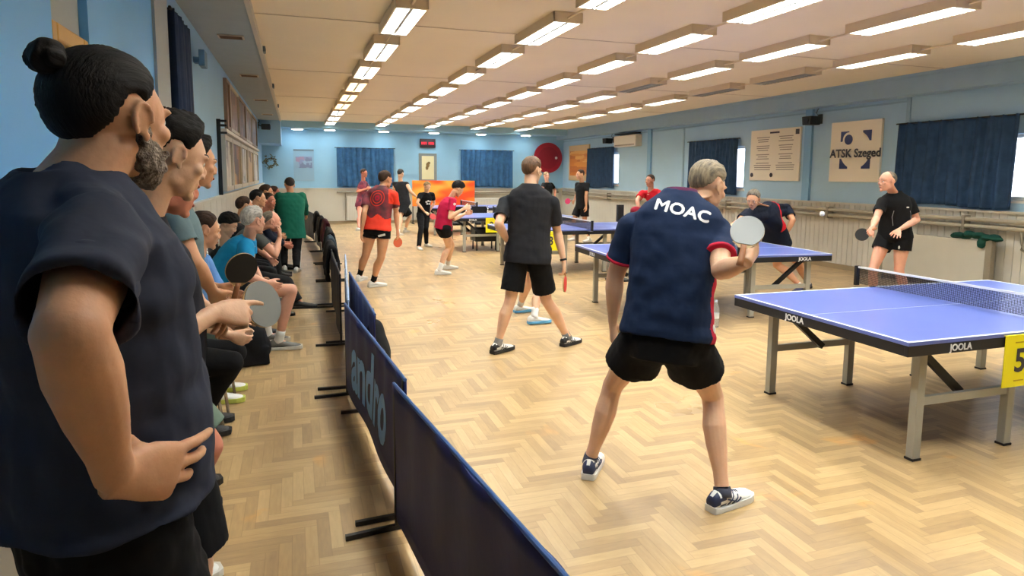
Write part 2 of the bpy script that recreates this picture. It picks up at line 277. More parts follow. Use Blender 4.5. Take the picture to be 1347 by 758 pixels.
  'boy': {"s":0.86,"pel":[-0.82,6.95,0.482],"neck":[-0.67,6.95,0.928],"head":[-0.636,6.9,1.163],"hyaw":90,"cyaw":90,"hd":[98,32,0],"hip":[[-0.82,7.029,0.482],[-0.82,6.871,0.482]],"sh":[[-0.67,7.109,0.898],[-0.67,6.791,0.898]],"el":[[-0.57,7.19,0.696],[-0.57,6.71,0.696]],"wr":[[-0.37,7.09,0.584],[-0.37,6.81,0.584]],"kn":[[-0.42,7.07,0.447],[-0.42,6.83,0.447]],"an":[[-0.4,7.08,0.09],[-0.4,6.82,0.09]],"fy":[85,92],"bow":0.04},
  'baldgrey': {"s":1.0,"pel":[-0.72,7.75,0.56],"neck":[-0.44,7.75,1.036],"head":[-0.265,7.7,1.131],"hyaw":90,"cyaw":90,"hd":[75,5,0],"hip":[[-0.72,7.842,0.56],[-0.72,7.658,0.56]],"sh":[[-0.44,7.935,1.001],[-0.44,7.565,1.001]],"el":[[-0.42,7.98,0.8],[-0.23,7.5,0.787]],"wr":[[-0.3,7.85,0.7],[-0.18,7.6,0.968]],"kn":[[-0.3,7.9,0.53],[-0.123,7.65,0.447]],"an":[[-0.25,7.95,0.09],[-0.007,7.6,0.242]],"fy":[85,92],"bow":0.04},
  'seatA': {"s":0.95,"pel":[-0.8,8.7,0.532],"neck":[-0.68,8.7,1.04],"head":[-0.603,8.7,1.254],"hyaw":90,"cyaw":90,"hd":[60,5,0],"hip":[[-0.8,8.787,0.532],[-0.8,8.613,0.532]],"sh":[[-0.68,8.876,1.007],[-0.68,8.524,1.007]],"el":[[-0.58,8.94,0.784],[-0.58,8.46,0.784]],"wr":[[-0.38,8.84,0.66],[-0.38,8.56,0.66]],"kn":[[-0.38,8.82,0.494],[-0.38,8.58,0.494]],"an":[[-0.35,8.83,0.09],[-0.35,8.57,0.09]],"fy":[85,92],"bow":0.04},
  'seatB': {"s":0.97,"pel":[-0.78,9.6,0.543],"neck":[-0.63,9.6,1.055],"head":[-0.488,9.6,1.315],"hyaw":90,"cyaw":90,"hd":[80,5,0],"hip":[[-0.78,9.689,0.543],[-0.78,9.511,0.543]],"sh":[[-0.63,9.779,1.021],[-0.63,9.421,1.021]],"el":[[-0.53,9.84,0.793],[-0.53,9.36,0.793]],"wr":[[-0.33,9.74,0.667],[-0.33,9.46,0.667]],"kn":[[-0.36,9.72,0.504],[-0.36,9.48,0.504]],"an":[[-0.32,9.73,0.09],[-0.32,9.47,0.09]],"fy":[85,92],"bow":0.04},
  'seatC': {"s":0.95,"pel":[-0.72,10.35,0.532],"neck":[-0.47,10.35,0.992],"head":[-0.377,10.3,1.254],"hyaw":90,"cyaw":90,"hd":[120,5,0],"hip":[[-0.72,10.437,0.532],[-0.72,10.263,0.532]],"sh":[[-0.47,10.526,0.959],[-0.47,10.174,0.959]],"el":[[-0.37,10.59,0.736],[-0.37,10.11,0.736]],"wr":[[-0.17,10.49,0.612],[-0.17,10.21,0.612]],"kn":[[-0.32,10.47,0.494],[-0.32,10.23,0.494]],"an":[[-0.28,10.48,0.09],[-0.28,10.22,0.09]],"fy":[85,92],"bow":0.04},
  'seatD': {"s":1.0,"pel":[-0.78,11.2,0.56],"neck":[-0.58,11.2,1.074],"head":[-0.44,11.2,1.353],"hyaw":90,"cyaw":90,"hd":[90,5,0],"hip":[[-0.78,11.292,0.56],[-0.78,11.108,0.56]],"sh":[[-0.58,11.385,1.039],[-0.58,11.015,1.039]],"el":[[-0.48,11.44,0.804],[-0.48,10.96,0.804]],"wr":[[-0.28,11.34,0.674],[-0.28,11.06,0.674]],"kn":[[-0.35,11.32,0.52],[-0.35,11.08,0.52]],"an":[[-0.3,11.33,0.09],[-0.3,11.07,0.09]],"fy":[85,92],"bow":0.04},
  'seatE': {"s":0.97,"pel":[-0.7,12.0,0.543],"neck":[-0.45,12.0,1.016],"head":[-0.349,12.0,1.317],"hyaw":90,"cyaw":90,"hd":[90,5,0],"hip":[[-0.7,12.089,0.543],[-0.7,11.911,0.543]],"sh":[[-0.45,12.179,0.982],[-0.45,11.821,0.982]],"el":[[-0.35,12.24,0.754],[-0.35,11.76,0.754]],"wr":[[-0.15,12.14,0.628],[-0.15,11.86,0.628]],"kn":[[-0.3,12.12,0.504],[-0.3,11.88,0.504]],"an":[[-0.25,12.13,0.09],[-0.25,11.87,0.09]],"fy":[85,92],"bow":0.04},
  'greenjacket': {"s":1.0,"pel":[-0.091,11.85,0.678],"neck":[-0.086,11.9,1.32],"head":[-0.095,11.95,1.463],"hyaw":350,"cyaw":350,"hd":[350,15,0],"hip":[[-0.182,11.834,0.678],[-0.0,11.866,0.678]],"sh":[[-0.269,11.868,1.285],[0.096,11.932,1.285]],"el":[[-0.308,12.036,1.052],[0.149,12.134,1.083]],"wr":[[-0.279,12.187,0.842],[0.174,12.346,0.935]],"kn":[[-0.229,12.053,0.314],[-0.012,11.765,0.34]],"an":[[-0.217,11.709,0.09],[-0.02,11.465,0.09]],"fy":[-15,10],"bow":0.03},
}
# ------------------------------------------------------------------ the room (x across, y down its length, z up; metres)
XL, XR, YF, YB, H = -1.0, 9.5, -3.2, 22.6, 3.30
blue_side = mat('wall_paint_blue', (168, 202, 226), .7, vary=.05, vscale=1.5, bump=.15, bscale=25)
blue_back = mat('wall_paint_back', (152, 198, 226), .7, vary=.05, vscale=1.5, bump=.15, bscale=25)
blue_deep = mat('wall_paint_deep', (112, 186, 255), .45, vary=.06, vscale=1.2)
blue_left = mat('wall_paint_left', (152, 194, 230), .7, vary=.05, vscale=1.5)
grey_soffit = mat('soffit_paint', (150, 162, 172), .8, vary=.05)
beam_paint = mat('beam_paint', (150, 180, 204), .7, vary=.05)
ceil_paint = mat('ceiling_paint', (240, 228, 206), .85, vary=.04, vscale=.8)
dado_paint = mat('dado_paint', (208, 204, 192), .55, vary=.06, vscale=1.3)
white_paint = mat('white_paint', (225, 222, 214), .5)
metal = mat('brushed_metal', (150, 146, 136), .35, .7)
steel = mat('painted_steel', (150, 142, 126), .4, .35, vary=.08)
black = mat('black_plastic', (16, 17, 20), .45)
rubber_black = mat('black_rubber', (14, 14, 16), .6)
chrome = mat('chrome', (190, 190, 192), .18, 1.)
sun_glass = glow('day_lit_pane', (232, 242, 255), 2.2)

g = G(); g.box((XL-.3, YF-.3, -.12), (XR+.3, YB+.3, 0)); struct(g.build('floor', parquet()))
g = G(); g.box((XL-.3, YF-.3, H), (XR+.3, YB+.3, H+.15)); struct(g.build('ceiling', ceil_paint))
# ceiling board joints
g = G()
for y in (3.6, 7.35, 11.1, 14.85, 18.6): g.box((-.36, y-.008, H-.006), (9.22, y+.008, H+.01))
struct(g.build('trim_1', mat('ceiling_joint', (206, 190, 172), .8)))

def wall_run(name, axis, pos, out, lo, hi, holes, m, zt=H):
    """a wall with window openings: axis 'x' means the wall stands at x=pos and runs along y"""
    g = G()
    def bx(a, b, z0, z1):
        if axis == 'x': g.box((min(pos, pos+out), a, z0), (max(pos, pos+out), b, z1))
        else: g.box((a, min(pos, pos+out), z0), (b, max(pos, pos+out), z1))
    cur = lo
    for a, b, z0, z1 in sorted(holes):
        bx(cur, a, 0, zt); bx(a, b, 0, z0); bx(a, b, z1, zt); cur = b
    bx(cur, hi, 0, zt)
    return struct(g.build(name, m))
RH = [(6.12, 8.05, 1.38, 2.30), (12.22, 14.15, 1.40, 2.36), (18.18, 20.1, 1.40, 2.40)]
wall_run('wall_right', 'x', XR, .3, YF, YB, RH, blue_side)
BH = [(1.45, 3.05, 1.32, 2.42), (5.68, 7.35, 1.32, 2.42)]
wall_run('wall_back', 'y', YB, .3, XL-.3, XR+.3, BH, blue_back)
wall_run('wall_left', 'x', XL, -.3, YF, YB, [], blue_left)
wall_run('wall_front', 'y', YF, -.3, XL-.3, XR+.3, [], blue_side)

def window(n, axis, pos, out, a, b, z0, z1):
    g = G(); d = .05
    def P(u, w, z): return (pos+out*w, u, z) if axis == 'x' else (u, pos+out*w, z)
    def bx(u0, u1, q0, q1, w0=.10, w1=.16):
        p = P(u0, w0, q0); q = P(u1, w1, q1)
        g.box(tuple(min(i, j) for i, j in zip(p, q)), tuple(max(i, j) for i, j in zip(p, q)))
    bx(a, b, z0, z0+d); bx(a, b, z1-d, z1); bx(a, a+d, z0, z1); bx(b-d, b, z0, z1); bx((a+b)/2-.03, (a+b)/2+.03, z0, z1)
    f = struct(g.build('window_%d' % n, white_paint))
    g = G(); bx(a+d, b-d, z0+d, z1-d, .125, .135); p = g.build('pane', sun_glass, f)
    g = G(); bx(a-.05, b+.05, z0-.04, z0, -.015, .16); g.build('window_sill', white_paint, f)
k = 1
for a, b, z0, z1 in RH: window(k, 'x', XR, 1, a, b, z0, z1); k += 1
for a, b, z0, z1 in BH: window(k, 'y', YB, 1, a, b, z0, z1); k += 1

# beams and dropped strips
g = G(); g.box((9.22, YF, 2.98), (XR, YB, H)); g.box((9.19, YF, H-.05), (9.22, YB, H)); struct(g.build('trim_2', beam_paint))
g = G(); g.box((-.38, 21.6, 3.10), (9.22, YB, H)); struct(g.build('trim_3', blue_back))
g = G(); g.box((XL, YF, 3.235), (-.39, 20.8, H)); struct(g.build('trim_4', grey_soffit))
g = G(); g.box((-.40, YF, 3.215), (-.355, 20.8, H)); struct(g.build('trim_5', mat('soffit_edge', (196, 190, 180), .7)))
g = G(); g.box((XL, 20.8, 2.56), (-.38, YB, H)); struct(g.build('trim_6', blue_left))
# pilasters on the near left wall and the right wall
g = G(); g.box((XL, YF, 1.30), (XL+.05, 3.27, 3.235)); g.box((XL, 3.80, 1.30), (XL+.05, 5.40, 3.235)); struct(g.build('trim_7', blue_deep))
g = G(); g.box((XL, 5.40, 0), (XL+.07, 5.92, 3.235)); struct(g.build('trim_8', mat('pilaster_grey', (170, 178, 184), .6)))
g = G()
for y in (4.0, 10.3, 16.3): g.box((XR-.05, y-.09, 1.23), (XR, y+.09, 2.98))
struct(g.build('trim_9', mat('pilaster_blue', (126, 172, 208), .6)))
g = G(); g.box((XR-.02, 8.13, 1.23), (XR, 8.20, 2.98)); g.box((XR-.02, 8.20, 2.90), (XR, 22.6, 2.93)); g.box((XR-.02, 14.6, 1.23), (XR, 14.66, 2.93)); struct(g.build('trim_10', beam_paint))
# dado panelling with upright grooves
def dado(name, axis, pos, out, lo, hi, zt, step=.115):
    g = G(); y = lo
    while y < hi-.01:
        e = min(y+step-.012, hi)
        for w, (u0, u1) in ((.025, (y, e)),):
            p = (pos, u0, .10) if axis == 'x' else (u0, pos, .10); q = (pos+out*w, u1, zt) if axis == 'x' else (u1, pos+out*w, zt)
            g.box(tuple(min(i, j) for i, j in zip(p, q)), tuple(max(i, j) for i, j in zip(p, q)))
        y += step
    p = (pos, lo, 0) if axis == 'x' else (lo, pos, 0); q = (pos+out*.014, hi, zt) if axis == 'x' else (hi, pos+out*.014, zt)
    g.box(tuple(min(i, j) for i, j in zip(p, q)), tuple(max(i, j) for i, j in zip(p, q)))
    p = (pos, lo, zt) if axis == 'x' else (lo, pos, zt); q = (pos+out*.06, hi, zt+.035) if axis == 'x' else (hi, pos+out*.06, zt+.035)
    g.box(tuple(min(i, j) for i, j in zip(p, q)), tuple(max(i, j) for i, j in zip(p, q)))
    return struct(g.build(name, dado_paint))
dado('trim_11', 'x', XR, -1, YF, YB, 1.19)
dado('trim_12', 'y', YB, -1, XL, XR, 1.16, .5)
dado('trim_13', 'x', XL, 1, YF, YB, 1.33, .62)
def base(name, a, b): g = G(); g.box(a, b); struct(g.build(name, mat('baseboard_paint', (150, 132, 104), .5)))
base('baseboard_right', (XR-.045, YF, 0), (XR, YB, .09)); base('baseboard_back', (XL, YB-.045, 0), (XR, YB, .09)); base('baseboard_left', (XL, YF, 0), (XL+.045, YB, .09))

# heating pipes along the right wall
def pipe(z, r, off, label):
    g = G(); g.tube([(XR-off, 3.0, z), (XR-off, 22.3, z)], r, 12)
    t = g.build('heating_pipe', mat('pipe_paint', (168, 158, 138), .4, vary=.1), smooth=True); tag(t, label, 'pipe')
    return t
pA = pipe(1.085, .032, .12, 'upper heating pipe running the length of the right wall under the curtains')
pB = pipe(.985, .032, .12, 'lower heating pipe running the length of the right wall above the ribbed panelling')
for y in (5.2, 7.0, 9.6, 12.6, 15.6, 18.6):
    g = G(); g.box((XR-.16, y-.02, .93), (XR-.02, y+.02, 1.14)); g.build('bracket', steel, pB)
g = G(); g.tube([(XR-.12, 6.2, .985), (XR-.13, 6.17, .8), (XR-.13, 6.17, .72), (XR-.08, 6.1, .66)], .016, 8); g.build('branch_pipe', steel, pB, smooth=True)
# pale radiator panel on the right wall with its end post
t = empty('flat_radiator', (9.25, 6.5, 0), 0, 'large flat pale grey radiator panel against the right wall behind the nearest table', 'radiator')
g = G(); g.box((0, .06, .14), (.06, 1.75, .80)); g.build('panel', mat('panel_grey', (190, 186, 172), .5, vary=.04), t, bevel=.01)
g = G(); g.box((-.02, -.03, 0), (.07, .06, .84)); g.build('end_post', steel, t, bevel=.008)
g = G(); g.box((0, 1.75, 0), (.05, 1.80, .8)); g.build('leg', steel, t)
g = G()
for k in range(14):
    a = k/13; g.ell((9.27+.03*math.sin(k*2.1), 6.44+.60*a, .835+.02*math.sin(k*1.7)+.03*math.sin(PI*a)), (.07, .085, .035+.012*math.sin(k*2.6)))
g.ell((9.235, 6.62, .76), (.03, .07, .07))
me = bake(g, .012, 2, disp=lambda c, n: .006*noise.noise(c*22))
tag(link('cloth', me, cloth('green_cloth', (18, 64, 54)), smooth=True), 'crumpled dark green cloth lying on top of the pale radiator panel', 'cloth')

# ------------------------------------------------------------------ curtains
def curtain(a, b, z0, z1, axis, pos, out, m, label, folds=9, seed=1, rod=True, group=None, gather=.0, amp=.055):
    """a pleated curtain with real folds; hangs from a rod"""
    rnd = random.Random(seed); L_ = abs(b-a); nx = int(L_/.022); nz = 22; ph = [rnd.uniform(0, 6.3) for _ in range(5)]
    base_ = (pos, a, z1) if axis == 'x' else (a, pos, z1)
    t = empty('curtain', base_, 0, label, 'curtain', group)
    R = []
    for s_ in (0, 1):
        for j in range(nz+1):
            w = j/nz; row = []
            for i in range(nx+1):
                u = i/nx
                A = amp*(.5+.5*w)
                d = .05 + amp*.8 + A*math.sin(2*PI*folds*u+ph[0]+.6*math.sin(3*u*PI+ph[1])+.35*w*math.sin(9*u+ph[2])) + .012*math.sin(2*PI*folds*2.3*u+ph[3])*(1-w*.5)
                uu = a + (b-a)*(u*(1-.0) + .012*math.sin(5*w+ph[4])*math.sin(PI*u))
                if gather: uu = a + (b-a)*(u if True else u) * (1-gather*math.sin(PI*min(1, w*1.1))*.5)
                z = z1-(z1-z0)*w + (.02*math.sin(u*7+ph[1])*w) + (.012*math.sin(2*PI*folds*u) if j == 0 else 0)
                dd = d - .006*s_
                p = (pos+out*dd, uu, z) if axis == 'x' else (uu, pos+out*dd, z)
                row.append(V(p)-V(base_))
            R.append(row)
    g = G(); n = nx+1; vs = [p for r in R for p in r]; fs = []
    half = (nz+1)*n
    for j in range(nz):
        for i in range(nx):
            q = j*n+i; fs.append((q, q+1, q+n+1, q+n)); fs.append((half+q+n, half+q+n+1, half+q+1, half+q))
    for i in range(nx):
        fs.append((i+1, i, half+i, half+i+1)); q = nz*n+i; fs.append((q, q+1, half+q+1, half+q))
    for j in range(nz):
        q = j*n; fs.append((q, q+n, half+q+n, half+q)); q = j*n+nx; fs.append((q+n, q, half+q, half+q+n))
    g.add(vs, fs); g.build('drape', m, t, smooth=True)
    if rod:
        g = G(); e = .06 if b > a else -.06
        p = V((out*.09, -e, -.005)) if axis == 'x' else V((-e, out*.09, -.005)); q = V((out*.09, (b-a)+e, -.005)) if axis == 'x' else V(((b-a)+e, out*.09, -.005))
        g.tube([p, q], .012, 8)
        for u in (.02, .98):
            c = V((0, (b-a)*u, -.005)) if axis == 'x' else V(((b-a)*u, 0, -.005)); c2 = c + (V((out*.09, 0, 0)) if axis == 'x' else V((0, out*.09, 0)))
            g.bar(c, c2, .015)
        g.build('rod', black, t)
    return t
cur_blue = cloth('curtain_blue', (46, 72, 104), .3, .75)
cur_back = cloth('curtain_back_blue', (62, 106, 150), .3, .75)
cur_dark = cloth('curtain_slate', (44, 60, 92), .25, .8)
curtain(6.36, 8.24, 1.26, 2.56, 'x', XR, -1, cur_blue, 'wide dark blue curtain nearest the camera on the right wall, beside the square club sign', 10, 3)
curtain(12.36, 14.27, 1.29, 2.54, 'x', XR, -1, cur_blue, 'dark blue curtain on the right wall just beyond the white notice board', 14, 5)
curtain(18.33, 20.24, 1.29, 2.58, 'x', XR, -1, cur_blue, 'dark blue curtain on the right wall between the air conditioner and the orange framed board', 14, 8)
curtain(1.32, 3.20, 1.25, 2.54, 'y', YB, -1, cur_back, 'blue curtain on the back wall between the faded poster and the red scoreboard', 9, 11)
curtain(5.56, 7.48, 1.24, 2.55, 'y', YB, -1, cur_back, 'blue curtain on the back wall between the framed picture and the red disc', 9, 14)
curtain(5.97, 6.75, 1.55, 2.98, 'x', XL, 1, cur_dark, 'slate blue curtain hanging on the near left wall beyond the grey pilaster', 5, 17, gather=.0)

# ------------------------------------------------------------------ ceiling luminaires
lum_body = mat('luminaire_housing', (222, 204, 174), .6)
lum_glow = glow('fluorescent_tube_glow', (250, 255, 252), 42.)
lum_dim = glow('fluorescent_tube_glow_warm', (255, 232, 190), 16.)
lum_off = mat('tube_off', (150, 152, 150), .4)
louver = mat('louver_metal', (170, 172, 170), .5)
def luminaire(x, y, label, lit=0, joint=True):
    t = empty('ceiling_light', (x, y, H), 0, label, 'ceiling light', 'ceiling lights in five rows')
    g = G()
    # open-bottomed housing
    g.box((-.155, -.62, -.10), (-.140, .62, 0)); g.box((.140, -.62, -.10), (.155, .62, 0)); g.box((-.155, -.62, -.10), (.155, -.60, 0)); g.box((-.155, .60, -.10), (.155, .62, 0)); g.box((-.14, -.6, -.03), (.14, .6, 0))
    g.build('housing', lum_body, t)
    for sx in (-1, 1):
        g = G(); g.box((sx*.07-.05, -.58, -.052), (sx*.07+.05, .58, -.045)); g.build('tube', (lum_glow, lum_dim, lum_off)[lit], t)
    g = G()
    for k in range(16): yy = -.585+k*.078; g.box((-.14, yy-.004, -.099), (.14, yy+.004, -.066))
    g.box((-.014, -.6, -.0995), (.014, .6, -.060)); g.build('louver', louver, t)
    if joint:
        g = G(); g.tube([(0, -.62, -.06), (0, -1.13, -.06)], .012, 8); g.build('cable_duct', lum_body, t)
        g = G(); g.tube([(0, .52, -.100), (0, .52, -.118)], .018, 8); g.build('end_cap', white_paint, t)
    return t
rows = ['left row', 'second row from the left', 'middle row', 'fourth row from the left', 'right row']
near = ['just past the picture top', 'second from the camera', 'third from the camera', 'fourth from the camera', 'fifth from the camera', 'sixth from the camera', 'seventh from the camera', 'eighth from the camera', 'ninth from the camera', 'farthest from the camera']
protos = {}
def lum_at(x, y, label, lit):
    if lit in protos:
        t = copy_tree(protos[lit]); t.location = (x, y, H); t['label'] = label
    else:
        t = protos[lit] = luminaire(x, y, label, lit)
    return t
for ci, x in enumerate((1.07, 2.64, 4.23, 5.78, 7.34)):
    for ri in range(-2, 10):
        y = 5.06+1.76*ri
        lit = 0
        if (ci, ri) in ((3, 3), (4, 3), (4, 2)): lit = 2
        if ci == 0 and ri in (4, 5, 6): lit = 1
        nm = near[ri] if ri >= 0 else ('overhead beside the camera' if ri == -1 else 'behind the camera')
        lum_at(x, y, 'louvred fluorescent ceiling light in the %s, %s' % (rows[ci], nm), lit)
# downlights in the back soffit
pts = [.1, 1.1, 2.82, 4.5, 6.15, 7.8]
nmd = ['leftmost round downlight in the back soffit, above the faded poster', 'round downlight in the back soffit above the left edge of the first curtain', 'round downlight in the back soffit above the right edge of the first curtain', 'round downlight in the back soffit above the red scoreboard', 'round downlight in the back soffit above the second curtain', 'round downlight in the back soffit nearest the red disc']
for i, x in enumerate(pts):
    t = empty('downlight', (x, 22.0, 3.10), 0, nmd[i], 'downlight', 'round downlights in the back soffit')
    g = G(); g.tube([(0, 0, -.035), (0, 0, 0)], .20, 24); g.build('rim', white_paint, t)
    g = G(); g.tube([(0, 0, -.045), (0, 0, -.035)], .16, 24); g.build('diffuser', glow('downlight_glow', (235, 250, 255), 22.), t)
# vents in the left soffit
for i, y in enumerate((8.35, 11.5, 15.2, 18.8)):
    t = empty('ceiling_vent', (-.66, y, 3.235), 0, 'small slotted vent in the grey left soffit, %s' % ['nearest the camera', 'second from the camera', 'third from the camera', 'above the far end of the display boards'][i], 'vent', 'vents in the left soffit')
    g = G(); g.box((-.14, -.10, -.012), (.14, .10, 0)); g.build('plate', mat('vent_plate', (190, 176, 156), .6), t)
    for k in range(5): g = G(); g.box((-.12, -.08+k*.036, -.016), (.12, -.065+k*.036, -.011)); g.build('slot', mat('vent_slot', (110, 84, 64), .7), t)
for i, y in enumerate((9.2, 12.9, 16.6)):
    g = G(); g.box((-.352, y-.09, 3.22), (-.32, y+.09, 3.29)); tag(g.build('emergency_lamp', mat('lamp_grey', (96, 110, 120), .5), bevel=.006), 'small grey box fixed to the edge of the left soffit, %s' % ['nearest the camera', 'middle of three', 'farthest of three'][i], 'fixture')
# ------------------------------------------------------------------ things on the walls
cream = mat('board_cream', (240, 232, 214), .6)
ink = mat('ink_dark', (52, 50, 58), .6); navy_ink = mat('ink_navy', (30, 42, 96), .5); grey_ink = mat('ink_grey', (150, 140, 128), .6)
RW = dict(right=(0, -1, 0), up=(0, 0, 1))      # reading direction on the right wall
# square club sign
y0, y1, z0, z1 = 8.62, 9.72, 1.60, 2.68; xf = XR-.052
t = empty('club_sign', (XR, (y0+y1)/2, z0), 0, 'square cream club sign with navy ball emblem and writing on the right wall', 'sign')
def on(t_, p): return tuple(V(p)-t_.location)
g = G(); g.box(on(t, (XR-.05, y0, z0)), on(t, (XR, y1, z1))); g.build('board', cream, t, bevel=.006)
cy, cz = (y0+y1)/2-.02, (z0+z1)/2+.03
M_ = Matrix(((0,0,-1),(-1,0,0),(0,1,0)))       # x->-y, y->z, z->-x
def rw_prism(g, poly, thick, c, t_): # outline (right, up) around c on the right wall
    g.loft([[V(on(t_, (c[0]-th, c[1]-a, c[2]+b))) for a, b in poly] for th in (0, thick)])
R_, r_ = .345, .335
for sx in (-1, 1):
    for sy in (-1, 1):
        g = G(); arc = []
        for k in range(13):
            a = math.radians(27+36*k/12); arc.append((sx*r_*math.cos(a), sy*r_*math.sin(a)))
        poly = arc + [(arc[-1][0], sy*R_*.97), (sx*R_*.97, sy*R_*.97), (sx*R_*.97, arc[0][1])]
        rw_prism(g, poly, .004, (XR-.05, cy, cz), t); g.build('corner_mark', navy_ink, t)
circ = lambda r, cx=0, cy_=0, n=28: [(cx+r*math.cos(2*PI*i/n), cy_+r*math.sin(2*PI*i/n)) for i in range(n)]
g = G(); rw_prism(g, circ(.125, -.155, .19), .007, (XR-.05, cy, cz), t); g.build('ball_halo', mat('sign_white', (240, 232, 214), .6), t)
g = G(); rw_prism(g, circ(.090, -.15, .185), .010, (XR-.05, cy, cz), t); g.build('ball', navy_ink, t)
put_text('lettering', 'ATSK Szeged', .205, ink, on(t, (xf-.008, cy, cz-.065)), parent=t, bold=.006, **RW)
# white notice board with columns of writing
y0, y1, z0, z1 = 10.50, 11.98, 1.60, 2.67
t = empty('notice_board', (XR, (y0+y1)/2, z0), 0, 'large cream notice board printed with two columns of text on the right wall', 'notice board')
g = G(); g.box(on(t, (XR-.04, y0, z0)), on(t, (XR-.003, y1, z1))); g.build('board', mat('notice_cream', (236, 228, 210), .6), t, bevel=.005)
g = G(); rnd = random.Random(4)
for c0 in (-.62, .06):
    for k in range(16):
        zz = 2.50-k*.045
        if k in (3, 7, 11): continue
        w = rnd.uniform(.28, .55) if k % 4 else .4
        off = (.56-w)/2
        rw_prism(g, [(c0+off, 0), (c0+off+w, 0), (c0+off+w, .017), (c0+off, .017)], .003, (XR-.04, (y0+y1)/2, zz), t)
g.build('print', grey_ink, t)
g = G(); rw_prism(g, [(-.14, 0), (.14, 0), (.14, .035), (-.14, .035)], .004, (XR-.04, (y0+y1)/2, 2.58), t); rw_prism(g, [(.60, -.02), (.70, -.02), (.70, .08), (.60, .08)], .004, (XR-.04, (y0+y1)/2, 2.55), t)
for c in (-.66, -.05): rw_prism(g, circ(.045, c, 0), .006, (XR-.04, (y0+y1)/2, 1.72), t)
g.build('stamp', ink, t)
# air conditioner, loudspeakers
t = empty('air_conditioner', (XR, 17.45, 2.54), 0, 'white wall air conditioner high on the right wall under the beam', 'air conditioner')
g = G(); g.box((-.22, -.68, 0), (0, .68, .34)); g.build('casing', mat('ac_white', (224, 216, 200), .4), t, bevel=.03)
g = G(); g.box((-.225, -.6, .03), (-.215, .6, .07)); g.build('outlet', grey_ink, t); g = G(); g.box((-.225, -.62, .37), (0, .62, .40)); g.build('top_grille', black, t)
def speaker(loc, sgn, label, rz=0):
    t = empty('loudspeaker', loc, rz, label, 'loudspeaker')
    g = G(); g.loft([[V((sgn*a, b, c)) for b, c in ((-.10, -.08), (.10, -.08), (.12, .08), (-.12, .08))] for a in (.10, .34)]); g.build('cabinet', black, t, bevel=.012)
    g = G(); g.bar((0, 0, .06), (sgn*.14, 0, .0), .03); g.box((min(0, sgn*.02), -.05, -.05), (max(0, sgn*.02), .05, .13)); g.build('mount', black, t)
    g = G(); g.tube([(sgn*.335, 0, 0), (sgn*.35, 0, 0)], .065, 16); g.build('cone', rubber_black, t)
    g = G(); g.tube([(0, .04, .06), (sgn*.05, .06, .16), (sgn*.01, .05, .26)], .008, 6); g.build('cable', black, t)
speaker((XR, 10.05, 2.74), -1, 'black loudspeaker mounted high on the right wall between notice board and club sign')
speaker((XR, 18.55, 2.76), -1, 'black loudspeaker high on the far right wall beside the air conditioner')
speaker((XL, 20.6, 3.02), 1, 'small black loudspeaker in the far left corner under the soffit')
# orange framed board, far end of the right wall
t = empty('framed_board', (XR, 21.1, 1.50), 0, 'pale wooden framed board with orange print, far end of the right wall', 'framed board')
g = G(); g.box((-.05, -.85, 0), (0, .85, 1.24)); g.build('frame', mat('frame_pale_wood', (206, 176, 136), .6), t, bevel=.01)
g = G(); g.box((-.06, -.72, .18), (-.05, .72, 1.04)); g.build('print', collage('orange_print', (214, 140, 60), [(206, 124, 52), (226, 168, 92), (190, 108, 48)], (5, 1.2, 9)), t)
# back wall items: x, z already on the wall
yb = YB
def bw(t_, a, b, m, name, d=.03, base_=0., bevel=0.):
    g = G(); g.box(on(t_, (a[0], yb-base_-d, a[1])), on(t_, (b[0], yb-base_, b[1]))); return g.build(name, m, t_, bevel=bevel)
t = empty('poster', (.28, YB, 1.42), 0, 'faded pale blue poster with mauve print on the left of the back wall', 'poster')
bw(t, (-.04, 1.42), (.60, 2.45), mat('poster_blue', (148, 182, 206), .4), 'sheet', .012)
bw(t, (-.04, 2.40), (.60, 2.46), mat('poster_grey', (116, 132, 146), .5), 'hanger', .02)
bw(t, (.02, 1.85), (.54, 2.22), collage('mauve_print', (150, 176, 200), [(140, 150, 186), (166, 140, 168), (120, 130, 160)], (7, 7, 7), 3), 'print', .002, .012)
t = empty('digital_scoreboard', (4.38, YB, 2.60), 0, 'small black electronic scoreboard with red digits high on the back wall', 'scoreboard')
bw(t, (4.12, 2.60), (4.66, 2.90), mat('scoreboard_black', (40, 16, 22), .4), 'casing', .08, bevel=.01)
g = G()
for a in range(-4, 5):
    if a in (0,): continue
    g.box((a*.05-.016, -.088, .10), (a*.05+.016, -.08, .19))
g.build('digits', glow('red_led', (190, 20, 40), 1.2), t)
t = empty('framed_picture', (4.39, YB, 1.45), 0, 'grey framed picture with yellow print under the electronic scoreboard on the back wall', 'picture')
bw(t, (4.08, 1.42), (4.71, 2.40), mat('frame_grey', (134, 138, 134), .5), 'frame', .04, bevel=.01)
bw(t, (4.18, 1.50), (4.61, 2.31), mat('print_cream', (232, 222, 178), .5), 'sheet', .004, .04)
g = G(); rnd = random.Random(9)
g.ell((0, -.047, .55), (.06, .003, .09), nu=12, nv=8); g.ell((.04, -.047, .62), (.05, .003, .05), nu=12, nv=8); g.ell((-.03, -.047, .45), (.05, .003, .07), nu=12, nv=8)
g.build('print', mat('print_brown', (120, 96, 50), .5), t)
t = empty('wall_disc', (8.88, YB, 2.32), 0, 'large dark red round disc with a small white spot on the back wall', 'disc')
g = G(); g.tube([(0, 0, 0), (0, -.06, 0)], .555, 48); g.build('disc', mat('disc_red', (158, 22, 44), .45), t)
g = G(); g.tube([(.31, -.058, .0), (.31, -.07, 0)], .05, 16); g.build('spot', white_paint, t)
g = G(); g.tube([(0, -.061, 0), (0, -.064, 0)], .40, 40); g.build('ring', mat('disc_red_dark', (140, 18, 40), .45), t)
